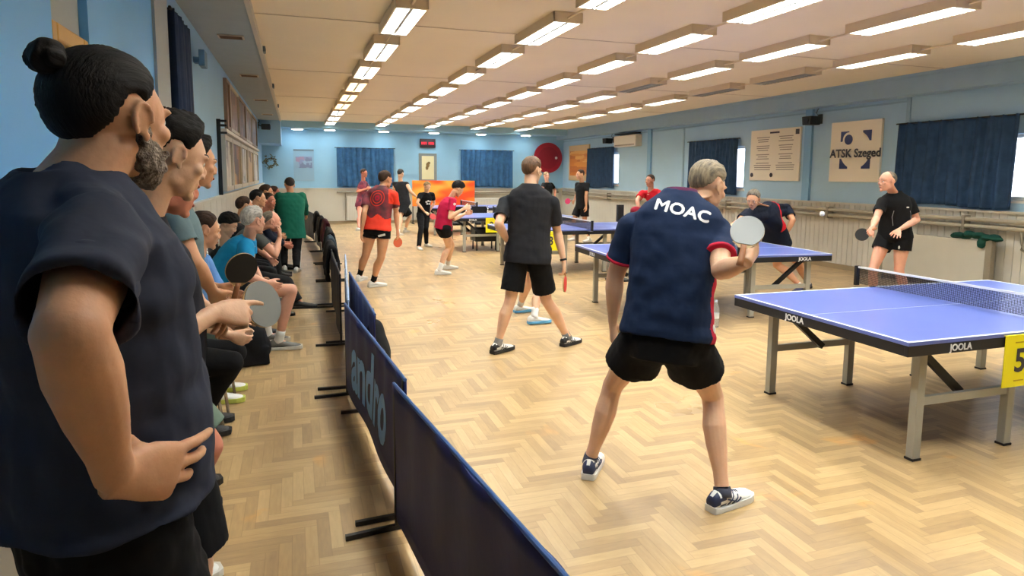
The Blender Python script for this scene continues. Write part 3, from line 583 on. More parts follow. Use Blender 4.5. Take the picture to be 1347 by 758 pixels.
# wreath / dried plant in the far left corner
t = empty('dried_wreath', (-.74, YB-.12, 2.02), 0, 'olive brown dried wreath hanging in the far left corner', 'wreath')
g = G(); rnd = random.Random(2)
for k in range(60):
    a = rnd.uniform(0, 6.28); r = .13+rnd.uniform(-.03, .09); p = V((r*math.cos(a), rnd.uniform(-.06, .04), r*math.sin(a))); q = p + V((rnd.uniform(-.09, .09), rnd.uniform(-.05, .05), rnd.uniform(-.09, .09)))
    g.tube([p, (p+q)/2, q], [.004, .018, .003], 5)
g.build('leaves', mat('dry_leaf', (112, 104, 66), .8, vary=.5, vscale=20), t)
g = G(); g.tube([(.13*math.cos(a), 0, .13*math.sin(a)) for a in [2*PI*k/20 for k in range(21)]], .016, 6); g.build('ring', mat('twig', (74, 62, 44), .8), t)
# door-like radiator panels on the back dado
def back_panel(x0, x1, z0, z1, label, m, d=.06):
    t = empty('radiator', ((x0+x1)/2, YB-.03, z0), 0, label, 'radiator'); w = (x1-x0)/2
    g = G(); g.box((-w, -d, 0), (w, 0, z1-z0)); g.build('casing', m, t, bevel=.012)
    g = G()
    for k in range(int((x1-x0)/.06)-1): g.box((-w+.06+k*.06, -d-.006, .04), (-w+.09+k*.06, -d, z1-z0-.04))
    g.build('ribs', mat('radiator_rib', (206, 202, 190), .5), t)
    g = G(); g.tube([(-w-.04, -.05, .02), (-w-.04, -.05, z1-z0+.12)], .012, 8); g.bar((-w-.04, -.05, z1-z0+.12), (w, -.05, z1-z0+.12), .02); g.build('pipe', steel, t)
pw = mat('radiator_white', (214, 210, 200), .5)
back_panel(1.62, 2.24, .10, .92, 'white radiator on the back wall to the left of the player with crossed arms', pw)
back_panel(6.0, 7.3, .12, .84, 'wide white radiator on the back wall under the second curtain', pw)
g = G(); g.tube([(1.3, YB-.1, 1.06), (9.3, YB-.1, 1.06)], .03, 10); tag(g.build('heating_pipe', MATS['pipe_paint'], smooth=True), 'heating pipe along the back wall above the panelling', 'pipe')
# orange banner barrier in front of the back wall
t = empty('banner', (4.85, 21.9, 0), 0, 'long orange and red banner on a stand in front of the back wall', 'banner')
def banner_mat():
    m = bpy.data.materials.new('banner_orange'); tt, N, L = nt(m); b = N['Principled BSDF']; b.inputs['Roughness'].default_value = .6
    tc = N.new('ShaderNodeTexCoord'); mp = N.new('ShaderNodeMapping'); mp.inputs['Rotation'].default_value = (0, .6, 0); mp.inputs['Scale'].default_value = (.6, 1, 1.5)
    w = N.new('ShaderNodeTexNoise'); w.inputs['Scale'].default_value = 1.6; w.inputs['Detail'].default_value = 1; L.new(tc.outputs['Object'], mp.inputs['Vector']); L.new(mp.outputs[0], w.inputs['Vector'])
    cr = N.new('ShaderNodeValToRGB'); e = cr.color_ramp.elements; e[0].position = .40; e[0].color = lin((236, 74, 24)); e[1].position = .62; e[1].color = lin((250, 172, 70)); q = e.new(.5); q.color = lin((246, 124, 26))
    L.new(w.outputs[0], cr.inputs[0]); L.new(cr.outputs[0], b.inputs['Base Color']); return m
g = G(); g.box((-1.12, -.01, .60), (1.05, .01, 1.47)); g.build('sheet', banner_mat(), t)
g = G()
for x in (-1.1, 0, 1.03): g.bar((x, .03, 0), (x, .03, 1.45), .03); g.bar((x, -.2, .02), (x, .25, .02), .03)
g.bar((-1.1, .03, 1.45), (1.03, .03, 1.45), .03); g.build('stand', black, t)

# ------------------------------------------------------------------ left wall
# glazed cases above, posters below
white_frame = mat('case_frame', (196, 190, 178), .5)
def lw_item(kind, y0, y1, z0, z1, face, frame, label, cat, group, d=.05, b=.05):
    t = empty(kind, (XL, (y0+y1)/2, z0), 0, label, cat, group); w = (y1-y0)/2; h = z1-z0
    g = G(); g.box((0, -w, 0), (d, -w+b, h)); g.box((0, w-b, 0), (d, w, h)); g.box((0, -w+b, 0), (d, w-b, b)); g.box((0, -w+b, h-b), (d, w-b, h)); g.build('frame', frame, t)
    g = G(); g.box((.004, -w+b, b), (d*.5, w-b, h-b)); g.build('sheet', face, t)
upc = [[(112, 70, 52), (90, 48, 40), (140, 98, 74), (70, 50, 48)], [(120, 80, 62), (84, 56, 52), (150, 120, 96)], [(96, 64, 60), (126, 96, 84), (70, 60, 66)], [(118, 84, 70), (80, 62, 66), (150, 132, 120)], [(104, 78, 72), (136, 112, 100), (78, 70, 76)]]
edge = [9.95, 11.5, 13.2, 15.0, 17.0, 19.2]
ordn = ['nearest', 'second', 'middle', 'fourth', 'farthest']
for k in range(5):
    lw_item('framed_picture', edge[k]+.95*(k == 0), edge[k+1]-.06, 2.34, 3.10, collage('photo_print_%d' % k, upc[k][0], upc[k][1:], (1, 2.2, 3.2), k*3.3), mat('case_brown', (140, 116, 96), .5) if k % 2 == 0 else white_frame, 'brown toned glazed picture in the upper row on the left wall, %s of five' % ordn[k], 'picture', 'upper row of pictures on the left wall')
loc_ = [[(222, 216, 204), (150, 140, 130), (80, 70, 66), (200, 190, 180)], [(196, 160, 96), (224, 196, 140), (150, 100, 60), (90, 60, 40)], [(206, 210, 214), (160, 170, 180), (120, 110, 100)], [(200, 176, 140), (226, 214, 190), (130, 104, 80)], [(190, 196, 200), (160, 150, 150), (210, 205, 195)]]
pl = ['mostly white with dark figures', 'ochre and brown with a tall figure', 'pale grey with small pictures', 'sand coloured with a brown figure', 'faded grey at the far end']
for k in range(5):
    lw_item('poster_case', edge[k]+.35*(k == 0), edge[k+1]-.08, 1.40, 2.22, collage('poster_print_%d' % k, loc_[k][0], loc_[k][1:], (1, 2.6, 1.5), 7+k*2.1), white_frame, 'poster in the lower row on the left wall, %s' % pl[k], 'poster', 'lower row of posters on the left wall', .06, .07)
g = G(); g.box((XL, 10.2, 2.25), (XL+.09, 19.2, 2.30)); tag(g.build('picture_ledge', mat('ledge_white', (226, 222, 214), .5)), 'long white ledge between the two rows of pictures on the left wall', 'ledge')
t = empty('wall_rack', (XL, 9.8, 1.34), 0, 'tall narrow black rack fixed to the left wall before the posters', 'rack')
g = G(); g.box((0, -.02, 0), (.05, .02, 1.06)); g.build('upright', black, t)
g = G()
for z in (.86, .96, 1.02): g.box((.05, -.015, z), (.13, .015, z+.03))
g.build('hook', black, t)
# gilt framed picture in the niche beside the nearest spectator
t = empty('framed_picture', (XL, 3.53, 1.75), 0, 'gilt wooden framed picture in the pale niche behind the man with the bun', 'picture')
g = G(); w = .26; h = .56
g.box((0, -w, 0), (.05, -w+.07, h)); g.box((0, w-.07, 0), (.05, w, h)); g.box((0, -w+.07, 0), (.05, w-.07, .07)); g.box((0, -w+.07, h-.08), (.05, w-.07, h)); g.build('frame', mat('gilt', (190, 146, 66), .4, .3), t, bevel=.01)
g = G(); g.box((.002, -w+.07, .07), (.02, w-.07, h-.08)); g.build('sheet', white_paint, t)
g = G(); g.box((XL, 3.272, 1.33), (XL+.012, 3.79, 3.235)); struct(g.build('trim_14', mat('niche_grey', (172, 182, 188), .6)))
g = G(); g.box((XL+.06, 7.75, 2.80), (XL+.12, 7.98, 2.97)); g.box((XL, 7.80, 2.84), (XL+.06, 7.92, 2.9)); tag(g.build('junction_box', mat('box_blue', (92, 132, 166), .5), bevel=.006), 'small blue grey box high on the left wall above the slate curtain', 'box')

# ------------------------------------------------------------------ table tennis tables
table_blue = mat('table_blue', (94, 110, 184), .30, vary=.05, vscale=2, coat=.15)
line_white = mat('line_white', (226, 232, 240), .45)
apron_black = mat('apron_black', (14, 16, 24), .5)
frame_grey = mat('frame_grey_green', (164, 162, 150), .42, .1, vary=.08)
def net_mat():
    m = bpy.data.materials.new('net_mesh'); t, N, L = nt(m); b = N['Principled BSDF']
    b.inputs['Base Color'].default_value = lin((30, 30, 34)); b.inputs['Roughness'].default_value = .8
    tc = N.new('ShaderNodeTexCoord'); sp = N.new('ShaderNodeSeparateXYZ'); L.new(tc.outputs['Object'], sp.inputs[0])
    f1 = math_node(N, L, 'FRACT', math_node(N, L, 'MULTIPLY', sp.outputs[1], 105)); f2 = math_node(N, L, 'FRACT', math_node(N, L, 'MULTIPLY', sp.outputs[2], 105))
    a = math_node(N, L, 'MAXIMUM', math_node(N, L, 'LESS_THAN', f1, .30), math_node(N, L, 'LESS_THAN', f2, .30))
    L.new(a, b.inputs['Alpha']); return m
netm = net_mat()
def add_digit(parent, c, txt, size, right, up, m):
    put_text('digits', txt, size, m, c, right, up, parent, bold=.003)
def make_table(label, marks=True):
    """origin at the left near corner on the floor; x along the table, y across"""
    t = empty('table_tennis_table', (0, 0, 0), 0, label, 'table tennis table')
    Lx, Wy, T = 2.74, 1.525, .76
    for k in (0, 1):
        x0 = k*1.372; x1 = x0+1.368
        g = G(); g.box((x0, 0, T-.022), (x1, Wy, T)); g.build('tabletop', table_blue, t, bevel=.002)
        g = G(); g.box((x0, 0, T), (x1, .02, T+.0012)); g.box((x0, Wy-.02, T), (x1, Wy, T+.0012)); g.box((x0, Wy/2-.0015, T), (x1, Wy/2+.0015, T+.0012))
        xe = 0 if k == 0 else Lx-.02
        g.box((xe, .02, T), (xe+.02, Wy-.02, T+.0012)); g.build('edge_line', line_white, t)
        g = G(); b0, b1 = T-.085, T-.022
        g.box((x0, .002, b0), (x1, .03, b1)); g.box((x0, Wy-.03, b0), (x1, Wy-.002, b1)); g.box((x0+.002, .03, b0), (x0+.03, Wy-.03, b1)); g.box((x1-.03, .03, b0), (x1, Wy-.03, b1)); g.box((x0+.03, Wy/2-.02, b0), (x1-.03, Wy/2+.02, b1))
        g.build('apron', apron_black, t, bevel=.003)
        lx = (.24, 1.0) if k == 0 else (1.74, 2.50)
        for y in (.12, Wy-.17):
            for x in lx:
                g = G(); g.box((x-.03, y-.025, .012), (x+.03, y+.025, b0)); g.build('leg', frame_grey, t, bevel=.004)
                g = G(); g.box((x-.034, y-.029, 0), (x+.034, y+.029, .014)); g.build('foot_cap', rubber_black, t)
            g = G(); g.bar((lx[0]+.03, y, .36), (lx[1]-.03, y, .36), .03, .05); g.build('stretcher', frame_grey, t)
        for y in (.18, Wy-.23):
            a = (lx[0]+.04, y, b0-.005) if k == 0 else (lx[1]-.04, y, b0-.005); c = (lx[0]+.42, y, .36) if k == 0 else (lx[1]-.42, y, .36)
            g = G(); g.bar(a, c, .035, .045); g.build('brace', apron_black, t)
    n = empty('net', (1.37, Wy/2, T)); n.parent = t
    g = G(); g.box((-.001, -.9, .005), (.001, .9, .145)); g.build('mesh', netm, n)
    g = G(); g.box((-.006, -.905, .140), (.006, .905, .1555)); g.build('tape', mat('tape_white', (226, 226, 226), .7), n)
    for sy in (-1, 1):
        g = G(); g.box((-.02, sy*.915-.012, -.01), (.02, sy*.915+.012, .158)); g.box((-.03, min(sy*.915, sy*.745), -.045), (.03, max(sy*.915, sy*.745), -.025)); g.box((-.03, sy*.75-.01, -.045), (.03, sy*.75+.01, .006)); g.tube([(0, sy*.80, -.10), (0, sy*.80, -.03)], .012, 8); g.build('net_post', black, n)
    if marks:
        wm = mat('mark_white', (230, 230, 230), .6)
        for nm, c, r in (('logo', (.40, -.0005, T-.054), (1, 0, 0)), ('logo', (2.36, -.0005, T-.054), (1, 0, 0)), ('logo', (-.0005, .88, T-.054), (0, -1, 0)), ('logo', (2.7405, .7, T-.054), (0, 1, 0))):
            put_text(nm, 'JOOLA', .056, wm, c, r, (0, 0, 1), t, depth=.002, bold=.0015, sx=1.0)
    return t
def place(t, x, y, rz): t.location = (x, y, 0); t.rotation_euler = (0, 0, rz); return t
tab = make_table('blue table tennis table nearest the camera at the right edge')
place(tab, 3.22, 2.66, math.radians(.0))
t4 = copy_tree(tab); place(t4, 3.39, 6.38, math.radians(-4.5)); t4['label'] = 'blue table tennis table behind the player with white lettering on his back'
t3 = copy_tree(tab); place(t3, 3.36, 10.12, math.radians(-1)); t3['label'] = 'blue table tennis table behind the player in the plain black shirt'
t2 = copy_tree(tab); place(t2, 3.20, 13.5, math.radians(0)); t2['label'] = 'blue table tennis table in front of the boy in magenta'
t1 = copy_tree(tab); place(t1, 3.4, 17.6, math.radians(0)); t1['label'] = 'farthest blue table tennis table, near the orange banner'
yellow = mat('card_yellow', (246, 232, 10), .5)
def card(loc, txt, label, ins=False):
    t = empty('number_card', loc, 0, label, 'number card', 'yellow number cards on the tables')
    g = G(); g.box((-.135, -.004, -.315), (.135, 0, 0)); g.box((-.135, -.004, -.001), (.135, .05, .003)); g.build('card', yellow, t)
    if txt: put_text('digits', txt, .20, ink, (0, -.0055, -.16), (1, 0, 0), (0, 0, 1), t, bold=.004)
    for w_, z_ in ((.05, -.045), (.04, -.28)): g = G(); g.box((-w_, -.006, z_), (w_, -.004, z_+.007)); g.build('print', mat('print_ochre', (190, 160, 20), .6), t)
card((4.10, 2.652, .745), '5', 'yellow card with black number five hanging from the nearest table')
card((4.02, 10.03, .74), '3', 'yellow card hanging from the table behind the player in plain black')
card((4.02, 13.49, .745), '2', 'yellow card hanging from the table beside the boy in magenta')

# ------------------------------------------------------------------ barriers
fab_navy = mat('barrier_navy', (24, 34, 98), .55, bump=.6, bscale=5, vary=.25, vscale=3, stretch=(1, 3, .6))
fab_blue = mat('barrier_light_blue', (168, 190, 224), .5, vary=.3, vscale=5)
fab_dark = mat('barrier_dark', (22, 26, 46), .6, bump=.5, bscale=6)
edge_blue = mat('barrier_edge_blue', (46, 84, 140), .45)
def barrier(a, b, label, fab, ed, h=.70, logo=None, seed=0):
    """a cloth panel on two T-shaped posts from a to b (x, y)"""
    a = V((a[0], a[1], 0)); b = V((b[0], b[1], 0)); d = b-a; L_ = d.length
    t = empty('barrier', a, math.atan2(d.y, d.x), label, 'barrier', 'surround barriers along the walkway')
    g = G(); nx = max(8, int(L_/.04)); nz = 10; rnd = random.Random(seed); p1, p2 = rnd.uniform(0, 6), rnd.uniform(0, 6)
    def pt(i, j, s):
        u = i/nx; w = j/nz
        dy = .012*math.sin(u*9+p1+w*2)*math.sin(PI*u)*(1-.3*w) + .006*math.sin(u*41+p2)*(w) + s
        return V((L_*u, dy, .05+(h-.05)*w))
    vs = [pt(i, j, s) for s in (-.004, .004) for j in range(nz+1) for i in range(nx+1)]; n = nx+1; hf = n*(nz+1); fs = []
    for j in range(nz):
        for i in range(nx):
            q = j*n+i; fs.append((q, q+1, q+n+1, q+n)); fs.append((hf+q+n, hf+q+n+1, hf+q+1, hf+q))
    for i in range(nx): fs.append((i+1, i, hf+i, hf+i+1)); q = nz*n+i; fs.append((q, q+1, hf+q+1, hf+q))
    for j in range(nz): q = j*n; fs.append((q, q+n, hf+q+n, hf+q)); q += nx; fs.append((q+n, q, hf+q, hf+q+n))
    g.add(vs, fs); pnl = g.build('panel', fab, t, smooth=True)
    g = G(); g.tube([(0, 0, h), (L_, 0, h)], .009, 8); g.build('top_hem', ed, t)
    for x in (.03, L_-.03):
        g = G(); g.bar((x, 0, .02), (x, 0, h-.01), .018); g.bar((x, -.24, .015), (x, .24, .015), .022, .022); g.build('stand', black, t)
    if logo:
        me = text_mesh(logo, .58, .002, .018, .25, .86)
        for v in me.vertices: v.co = V((L_*.52 - v.co.x*1.0, 0, .36+v.co.y))
        bm = bmesh.new(); bm.from_mesh(me); bmesh.ops.subdivide_edges(bm, edges=[e for e in bm.edges if e.calc_length() > .05], cuts=2); bm.to_mesh(me); bm.free()
        for s_, v in enumerate(me.vertices):
            u = v.co.x/L_; w = (v.co.z-.05)/(h-.05)
            v.co.y = .012*math.sin(u*9+p1+w*2)*math.sin(PI*u)*(1-.3*w)+.006*math.sin(u*41+p2)*w + .008 
        link('lettering', me, mat('lettering_blue', (150, 210, 255), .5), t)
    return t
barrier((.665, .80), (.41, 2.96), 'navy barrier nearest the camera, cut off by the picture bottom', fab_navy, edge_blue, seed=1)
barrier((.47, 3.0), (.33, 4.95), 'navy barrier with light blue lettering, second from the camera', fab_navy, edge_blue, logo='andro', seed=2)
barrier((.36, 5.05), (.55, 8.05), 'light blue barrier seen almost edge-on beyond the lettered barrier', fab_blue, fab_blue, seed=3)
barrier((.50, 4.50), (.485, 6.55), 'navy barrier standing just inside the light blue one', fab_navy, edge_blue, seed=4)
barrier((.385, 6.4), (.41, 8.35), 'dark barrier in the walkway line beside the seated man in the blue polo', fab_dark, black, seed=6)
barrier((.41, 8.45), (.50, 10.35), 'dark barrier hung with a black jacket, beside the bald seated man', fab_dark, black, seed=7)
barrier((.50, 10.45), (.54, 12.35), 'dark barrier hung with clothes just past the standing man in green', fab_dark, black, seed=8)
barrier((.52, 12.5), (.50, 14.4), 'dark barrier hung with a maroon jacket', fab_dark, black, seed=9)
barrier((.48, 14.5), (.42, 16.5), 'dark barrier second from the far end of the walkway', fab_dark, black, seed=10)
barrier((.40, 16.6), (.20, 18.6), 'dark barrier at the far end of the walkway', fab_dark, black, seed=11)
def draped(x, y, L_, m, label, seed, top=.70, drop=.45, rz=PI/2, th=.05):
    rnd = random.Random(seed); g = G()
    for k in range(10):
        u = -L_/2 + L_*k/9
        for s in (-1, 1):
            dz = drop*rnd.uniform(.6, 1)
            g.loft([[V((u-L_/14, s*w_, z_)), V((u+L_/14, s*w_, z_)), V((u+L_/14, s*(w_+th), z_)), V((u-L_/14, s*(w_+th), z_))] for w_, z_ in ((-.01, .03), (.01, .0), (.03+rnd.uniform(0, .02), -dz*.5), (.02+rnd.uniform(0, .03), -dz))])
        g.ell((u, 0, .015), (L_/12, .05, .035+rnd.uniform(0, .02)))
    me = bake(g, .016, 3, disp=lambda c, n: .012*noise.noise(c*9))
    o = link('jacket', me, m, smooth=True, loc=(x, y, top)); o.rotation_euler = (0, 0, rz)
    return tag(o, label, 'jacket', 'clothes hung over the barriers')
jb = cloth('jacket_black', (22, 22, 28)); jm = cloth('jacket_maroon', (70, 32, 44)); jg = cloth('jacket_slate', (50, 60, 70))
draped(.43, 9.0, .7, jb, 'black jacket hung over the barrier, nearest of the hung clothes', 1)
draped(.47, 9.9, .6, jg, 'slate grey jacket hung over the barrier next to the nearest black one', 2)
draped(.52, 11.2, .8, jb, 'black jacket hung over the middle barrier beside the standing man in green', 3)
draped(.53, 12.9, .7, jm, 'maroon jacket hung over the barrier', 4, .74, .5)
draped(.50, 14.1, .7, jb, 'black jacket hung over the barrier beyond the maroon one', 5, .72)
draped(.45, 15.6, .7, jb, 'black jacket hung over the far barriers, last of the hung clothes', 6, .74)
# black bag leaning on the barrier side
g = G(); g.ell((0, 0, .27), (.11, .20, .27)); g.ell((0, .02, .42), (.08, .14, .16)); g.box((-.10, -.17, .02), (.10, .17, .22))
me = bake(g, .012, 4, disp=lambda c, n: .01*noise.noise(c*8)); t = empty('sports_bag', (.545, 4.86, 0), 0, 'black sports bag standing behind the lettered barrier', 'bag')
link('body', me, cloth('bag_black', (18, 18, 22)), t, smooth=True)
g = G(); g.tube([(-.02, .10, .44), (-.02, .16, .60), (-.02, .02, .66), (-.02, -.10, .58), (-.02, -.14, .44)], .012, 8); g.build('strap', mat('strap_grey', (60, 58, 60), .7), t, smooth=True)
# backpack on the floor by the chairs
g = G(); g.ell((0, 0, .20), (.13, .17, .20)); g.box((-.12, -.15, .01), (.12, .15, .16)); g.ell((.10, 0, .13), (.06, .12, .10))
me = bake(g, .012, 4, disp=lambda c, n: .008*noise.noise(c*9)); t = empty('backpack', (-.40, 6.05, 0), .2, 'black backpack on the floor beside the chair of the man in the blue polo', 'bag')
link('body', me, cloth('bag_black', (18, 18, 22)), t, smooth=True)
g = G(); g.tube([(0, -.05, .38), (0, -.03, .44), (0, .03, .44), (0, .05, .38)], .009, 8); g.build('handle', rubber_black, t, smooth=True)
# umpire's black stand with a bag beside the third table
t = empty('score_stand', (4.88, 9.25, 0), 0, 'black score stand with a dark bag hung on it beyond the second table', 'stand')
g = G(); g.bar((0, 0, 0), (-.0, 0, 1.20), .05); g.box((-.16, -.14, 0), (.16, .14, .03)); g.box((-.05, -.03, .95), (.05, .03, 1.22)); g.build('post', black, t)
g = G(); g.box((-.06, -.09, .52), (.02, .03, .80)); g.build('score_flap', mat('flap_white', (215, 210, 205), .5), t)
g = G(); g.ell((.13, -.02, .78), (.13, .10, .20)); g.ell((.12, -.02, .55), (.15, .12, .20)); me = bake(g, .015, 3, disp=lambda c, n: .012*noise.noise(c*9)); tag(link('bag', me, cloth('bag_navy', (26, 30, 52)), smooth=True, loc=(4.98, 9.18, .2)), 'dark navy bag with a red flap hanging at the black score stand', 'bag')
g = G(); g.ell((0, 0, 0), (.10, .08, .07)); link('flap', bake(g, .015, 2), cloth('flap_red', (128, 24, 44)), bpy.data.objects['bag'], smooth=True, loc=(.12, -.05, .93))

t = empty('equipment_trolley', (4.0, 14.0, 0), 0, 'low black equipment trolley under the table beside the boy in magenta', 'trolley')
g = G(); g.box((-.26, -.2, .20), (.26, .2, .50)); g.build('body', black, t, bevel=.02)
for sx in (-1, 1):
    for sy in (-1, 1): g = G(); g.bar((sx*.22, sy*.16, .0), (sx*.22, sy*.16, .2), .025); g.tube([(sx*.22-.012, sy*.16, .025), (sx*.22+.012, sy*.16, .025)], .025, 12); g.build('wheel', rubber_black, t)
g = G(); g.tube([(.26, 0, .3), (.36, 0, .12), (.42, 0, .02)], .014, 8); g.build('handle', chrome, t)
# water bottle on the floor
t = empty('water_bottle', (4.42, 6.06, 0), 0, 'clear plastic water bottle on the floor beside the man with white lettering', 'bottle')
pr = [(.0, .034), (.02, .037), (.10, .036), (.12, .033), (.17, .036), (.205, .030), (.235, .014), (.25, .013)]
gm = bpy.data.materials.new('clear_plastic'); tt, N, L = nt(gm); N['Principled BSDF'].inputs['Transmission Weight'].default_value = .85; N['Principled BSDF'].inputs['Roughness'].default_value = .08; N['Principled BSDF'].inputs['IOR'].default_value = 1.2; N['Principled BSDF'].inputs['Base Color'].default_value = (.92, .96, 1, 1)
g = G(); g.tube([(0, 0, z*1.15) for z, r in pr], [r*1.15 for z, r in pr], 20); g.build('bottle', gm, t, smooth=True)
g = G(); g.tube([(0, 0, .28), (0, 0, .305)], .017, 16); g.build('cap', mat('cap_blue', (200, 214, 226), .4), t)
g = G(); g.tube([(0, 0, .10), (0, 0, .16)], .0425, 20); g.build('label_band', mat('label_pale', (222, 226, 228), .5), t)
# ball in flight
g = G(); g.ell((0, 0, 0), (.02, .02, .02), nu=24, nv=16); tag(g.build('table_tennis_ball', mat('ball_white', (244, 240, 226), .4), smooth=True, loc=(4.04, 4.2, 1.38)), 'white ball in the air above the nearest table', 'ball')

# ------------------------------------------------------------------ chairs
seat_black = cloth('seat_black', (24, 24, 28))
def make_chair(label, cat='chair', group=None):
    """faces +x; origin on the floor under the seat centre"""
    t = empty('chair', (0, 0, 0), 0, label, cat, group)
    g = G(); g.box((-.20, -.22, .43), (.22, .22, .475)); g.build('seat', seat_black, t, bevel=.02)
    g = G(); n = 9; R = []
    for k in range(n):
        y = -.20+.40*k/(n-1); b = .03*(1-(y/.2)**2)
        R.append([V((-.235-b-.04, y, .86)), V((-.21-b-.04, y, .86)), V((-.18-b, y, .58)), V((-.205-b, y, .58))])
    g.loft(R); g.build('backrest', seat_black, t, smooth=False, bevel=.006)
    for s in (-1, 1):
        g = G(); g.tube([(-.26, s*.235, .88), (-.20, s*.235, .45), (-.26, s*.235, .0)], .011, 8); g.build('leg', chrome, t, smooth=True)
        g = G(); g.tube([(-.20, s*.235, .45), (.18, s*.235, .45), (.20, s*.235, .40), (.24, s*.235, 0)], .011, 8); g.build('leg', chrome, t, smooth=True)
    g = G(); g.tube([(-.19, -.235, .42), (-.19, .235, .42)], .009, 6); g.tube([(.19, -.235, .42), (.19, .235, .42)], .009, 6); g.build('frame_bar', chrome, t)
    return t
ch0 = make_chair('black chair under the man in the blue polo shirt', group='spectators\' chairs along the left wall')
CH = [(-.66, 6.52, 'black chair under the man in the blue polo shirt'), (-.74, 4.32, 'black chair nearest the camera in the row along the left wall'), (-.72, 4.98, 'black chair under the spectator in light blue'), (-.74, 7.12, 'black chair under the dark-haired boy'), (-.66, 7.78, 'black chair under the bald spectator in grey'),
      (-.72, 8.7, 'black chair under the first spectator beyond the bald man'), (-.72, 9.6, 'black chair under the second spectator beyond the bald man'), (-.66, 10.35, 'black chair under the red-faced spectator'), (-.72, 11.2, 'black chair second from the far end of the row'), (-.64, 12.0, 'black chair at the far end of the row')]
for i, (x, y, l) in enumerate(CH):
    c = ch0 if i == 0 else copy_tree(ch0)
    c.location = (x, y, 0); c['label'] = l
# chairs stacked up behind the fourth table, and the dark folding seats under it
for i, (x, y, rz, l) in enumerate([(3.9, 15.9, -PI/2, 'black chair behind the second table, leftmost of the four'), (4.5, 16.0, -PI/2, 'black chair behind the second table, second from the left'), (5.1, 15.9, -PI/2, 'black chair behind the second table, third from the left'), (5.7, 16.0, -PI/2, 'black chair behind the second table, rightmost of the four')]):
    c = copy_tree(ch0); c.location = (x, y, 0); c.rotation_euler = (0, 0, rz); c['label'] = l; c['group'] = 'chairs around the far tables'
# ------------------------------------------------------------------ people
def skin(name, rgb): return mat('skin_'+name, rgb, .5, vary=.10, vscale=9, bump=.12, bscale=60, spec=.35, sss=.12)
def rv(deg): a = math.radians(deg); return V((math.cos(a), -math.sin(a), 0))
def fv(deg): a = math.radians(deg); return V((math.sin(a), math.cos(a), 0))
def head_frame(yaw, pitch, roll=0):
    r = rv(yaw); f = fv(yaw)*math.cos(math.radians(pitch)) + V((0, 0, -math.sin(math.radians(pitch)))); u = r.cross(f)
    if roll:
        c, s = math.cos(math.radians(roll)), math.sin(math.radians(roll)); r, u = r*c+u*s, u*c-r*s
    return Matrix((r, f, u)).transposed()
def interp(tab, x):
    if x <= tab[0][0]: return tab[0][1:]
    for a, b in zip(tab, tab[1:]):
        if x <= b[0]:
            t = (x-a[0])/(b[0]-a[0]); t = t*t*(3-2*t) if False else t
            return tuple(p+(q-p)*t for p, q in zip(a[1:], b[1:]))
    return tab[-1][1:]
def ring(c, ax, ay, a, b, n=20, e=2.):
    out = []
    for i in range(n):
        th = 2*PI*i/n; co, si = math.cos(th), math.sin(th)
        out.append(c + ax*(math.copysign(abs(co)**(2/e), co)*a) + ay*(math.copysign(abs(si)**(2/e), si)*b))
    return out
def limb(g, A, B, prof, fwd, n=16, lo=0., hi=1., hollow=None):
    """prof: (t, radius across, radius front-back, offset to the front); fwd: front of the limb"""
    A = V(A); B = V(B); d = B-A; u = d.normalized(); ay = (fwd - u*fwd.dot(u))
    ay = ay.normalized() if ay.length > 1e-3 else V((0, 1, 0)); ax = u.cross(ay)
    ts = sorted({lo, hi} | {p[0] for p in prof if lo < p[0] < hi}); ts2 = []
    for a, b in zip(ts, ts[1:]): ts2 += [a, (a+b)/2]
    ts2.append(ts[-1]); R = []
    for t in ts2:
        a, b, o = interp(prof, t); R.append(ring(A + d*t + ay*o, ax, ay, a, b, n))
    if hollow:
        dep, th = hollow
        for t in (hi, hi-dep*.5, hi-dep):
            a, b, o = interp(prof, t); R.append(ring(A + d*t + ay*o, ax, ay, a-th, b-th, n))
    g.loft(R); return ax, ay
def torso_frames(J, tab, w=1., dp=1., lift=0.):
    P, Nk = V(J['pel']), V(J['neck']); hr = (V(J['hip'][1])-V(J['hip'][0])).normalized(); sr = (V(J['sh'][1])-V(J['sh'][0])).normalized()
    s = J['s']; up = (Nk-P).normalized(); out = []
    for row in tab:
        t, a, b, o = row; q = min(1, max(0, t)); q = q*q*(3-2*q)
        r = (hr*(1-q)+sr*q); r = (r - up*r.dot(up)).normalized(); f = up.cross(r)
        c = P + (Nk-P)*t - f*J.get('bow', 0)*math.sin(PI*min(1, max(0, t))) + f*o*s
        out.append((c, r, f, a*s*w, b*s*dp))
    return out
BODY_T = [(-.10, .150, .095, 0), (0, .165, .105, 0), (.25, .140, .095, .01), (.5, .140, .095, .012), (.75, .150, .10, .01), (.9, .13, .085, 0), (1.0, .065, .062, 0)]
SHIRT_T = [(-.16, .196, .142, 0), (-.06, .198, .142, 0), (.1, .186, .136, .004), (.3, .176, .130, .012), (.5, .178, .130, .014), (.7, .188, .132, .012), (.84, .185, .120, .004), (.93, .150, .098, -.002), (1.0, .088, .080, .0), (1.035, .070, .070, .004)]
ARM_U = [(0, .049, .050, 0), (.2, .051, .053, 0), (.55, .046, .050, .004), (.85, .039, .042, 0), (1, .038, .040, 0)]
ARM_F = [(0, .038, .040, 0), (.22, .043, .043, 0), (.5, .038, .036, 0), (.8, .028, .026, 0), (1, .027, .021, 0)]
LEG_T = [(0, .092, .095, 0), (.25, .088, .092, .004), (.6, .072, .076, .006), (.88, .056, .060, .004), (1, .053, .057, .004)]
LEG_S = [(0, .053, .056, .002), (.12, .050, .055, 0), (.32, .056, .062, -.014), (.55, .048, .052, -.010), (.8, .034, .038, -.002), (.95, .033, .038, 0), (1, .035, .042, 0)]
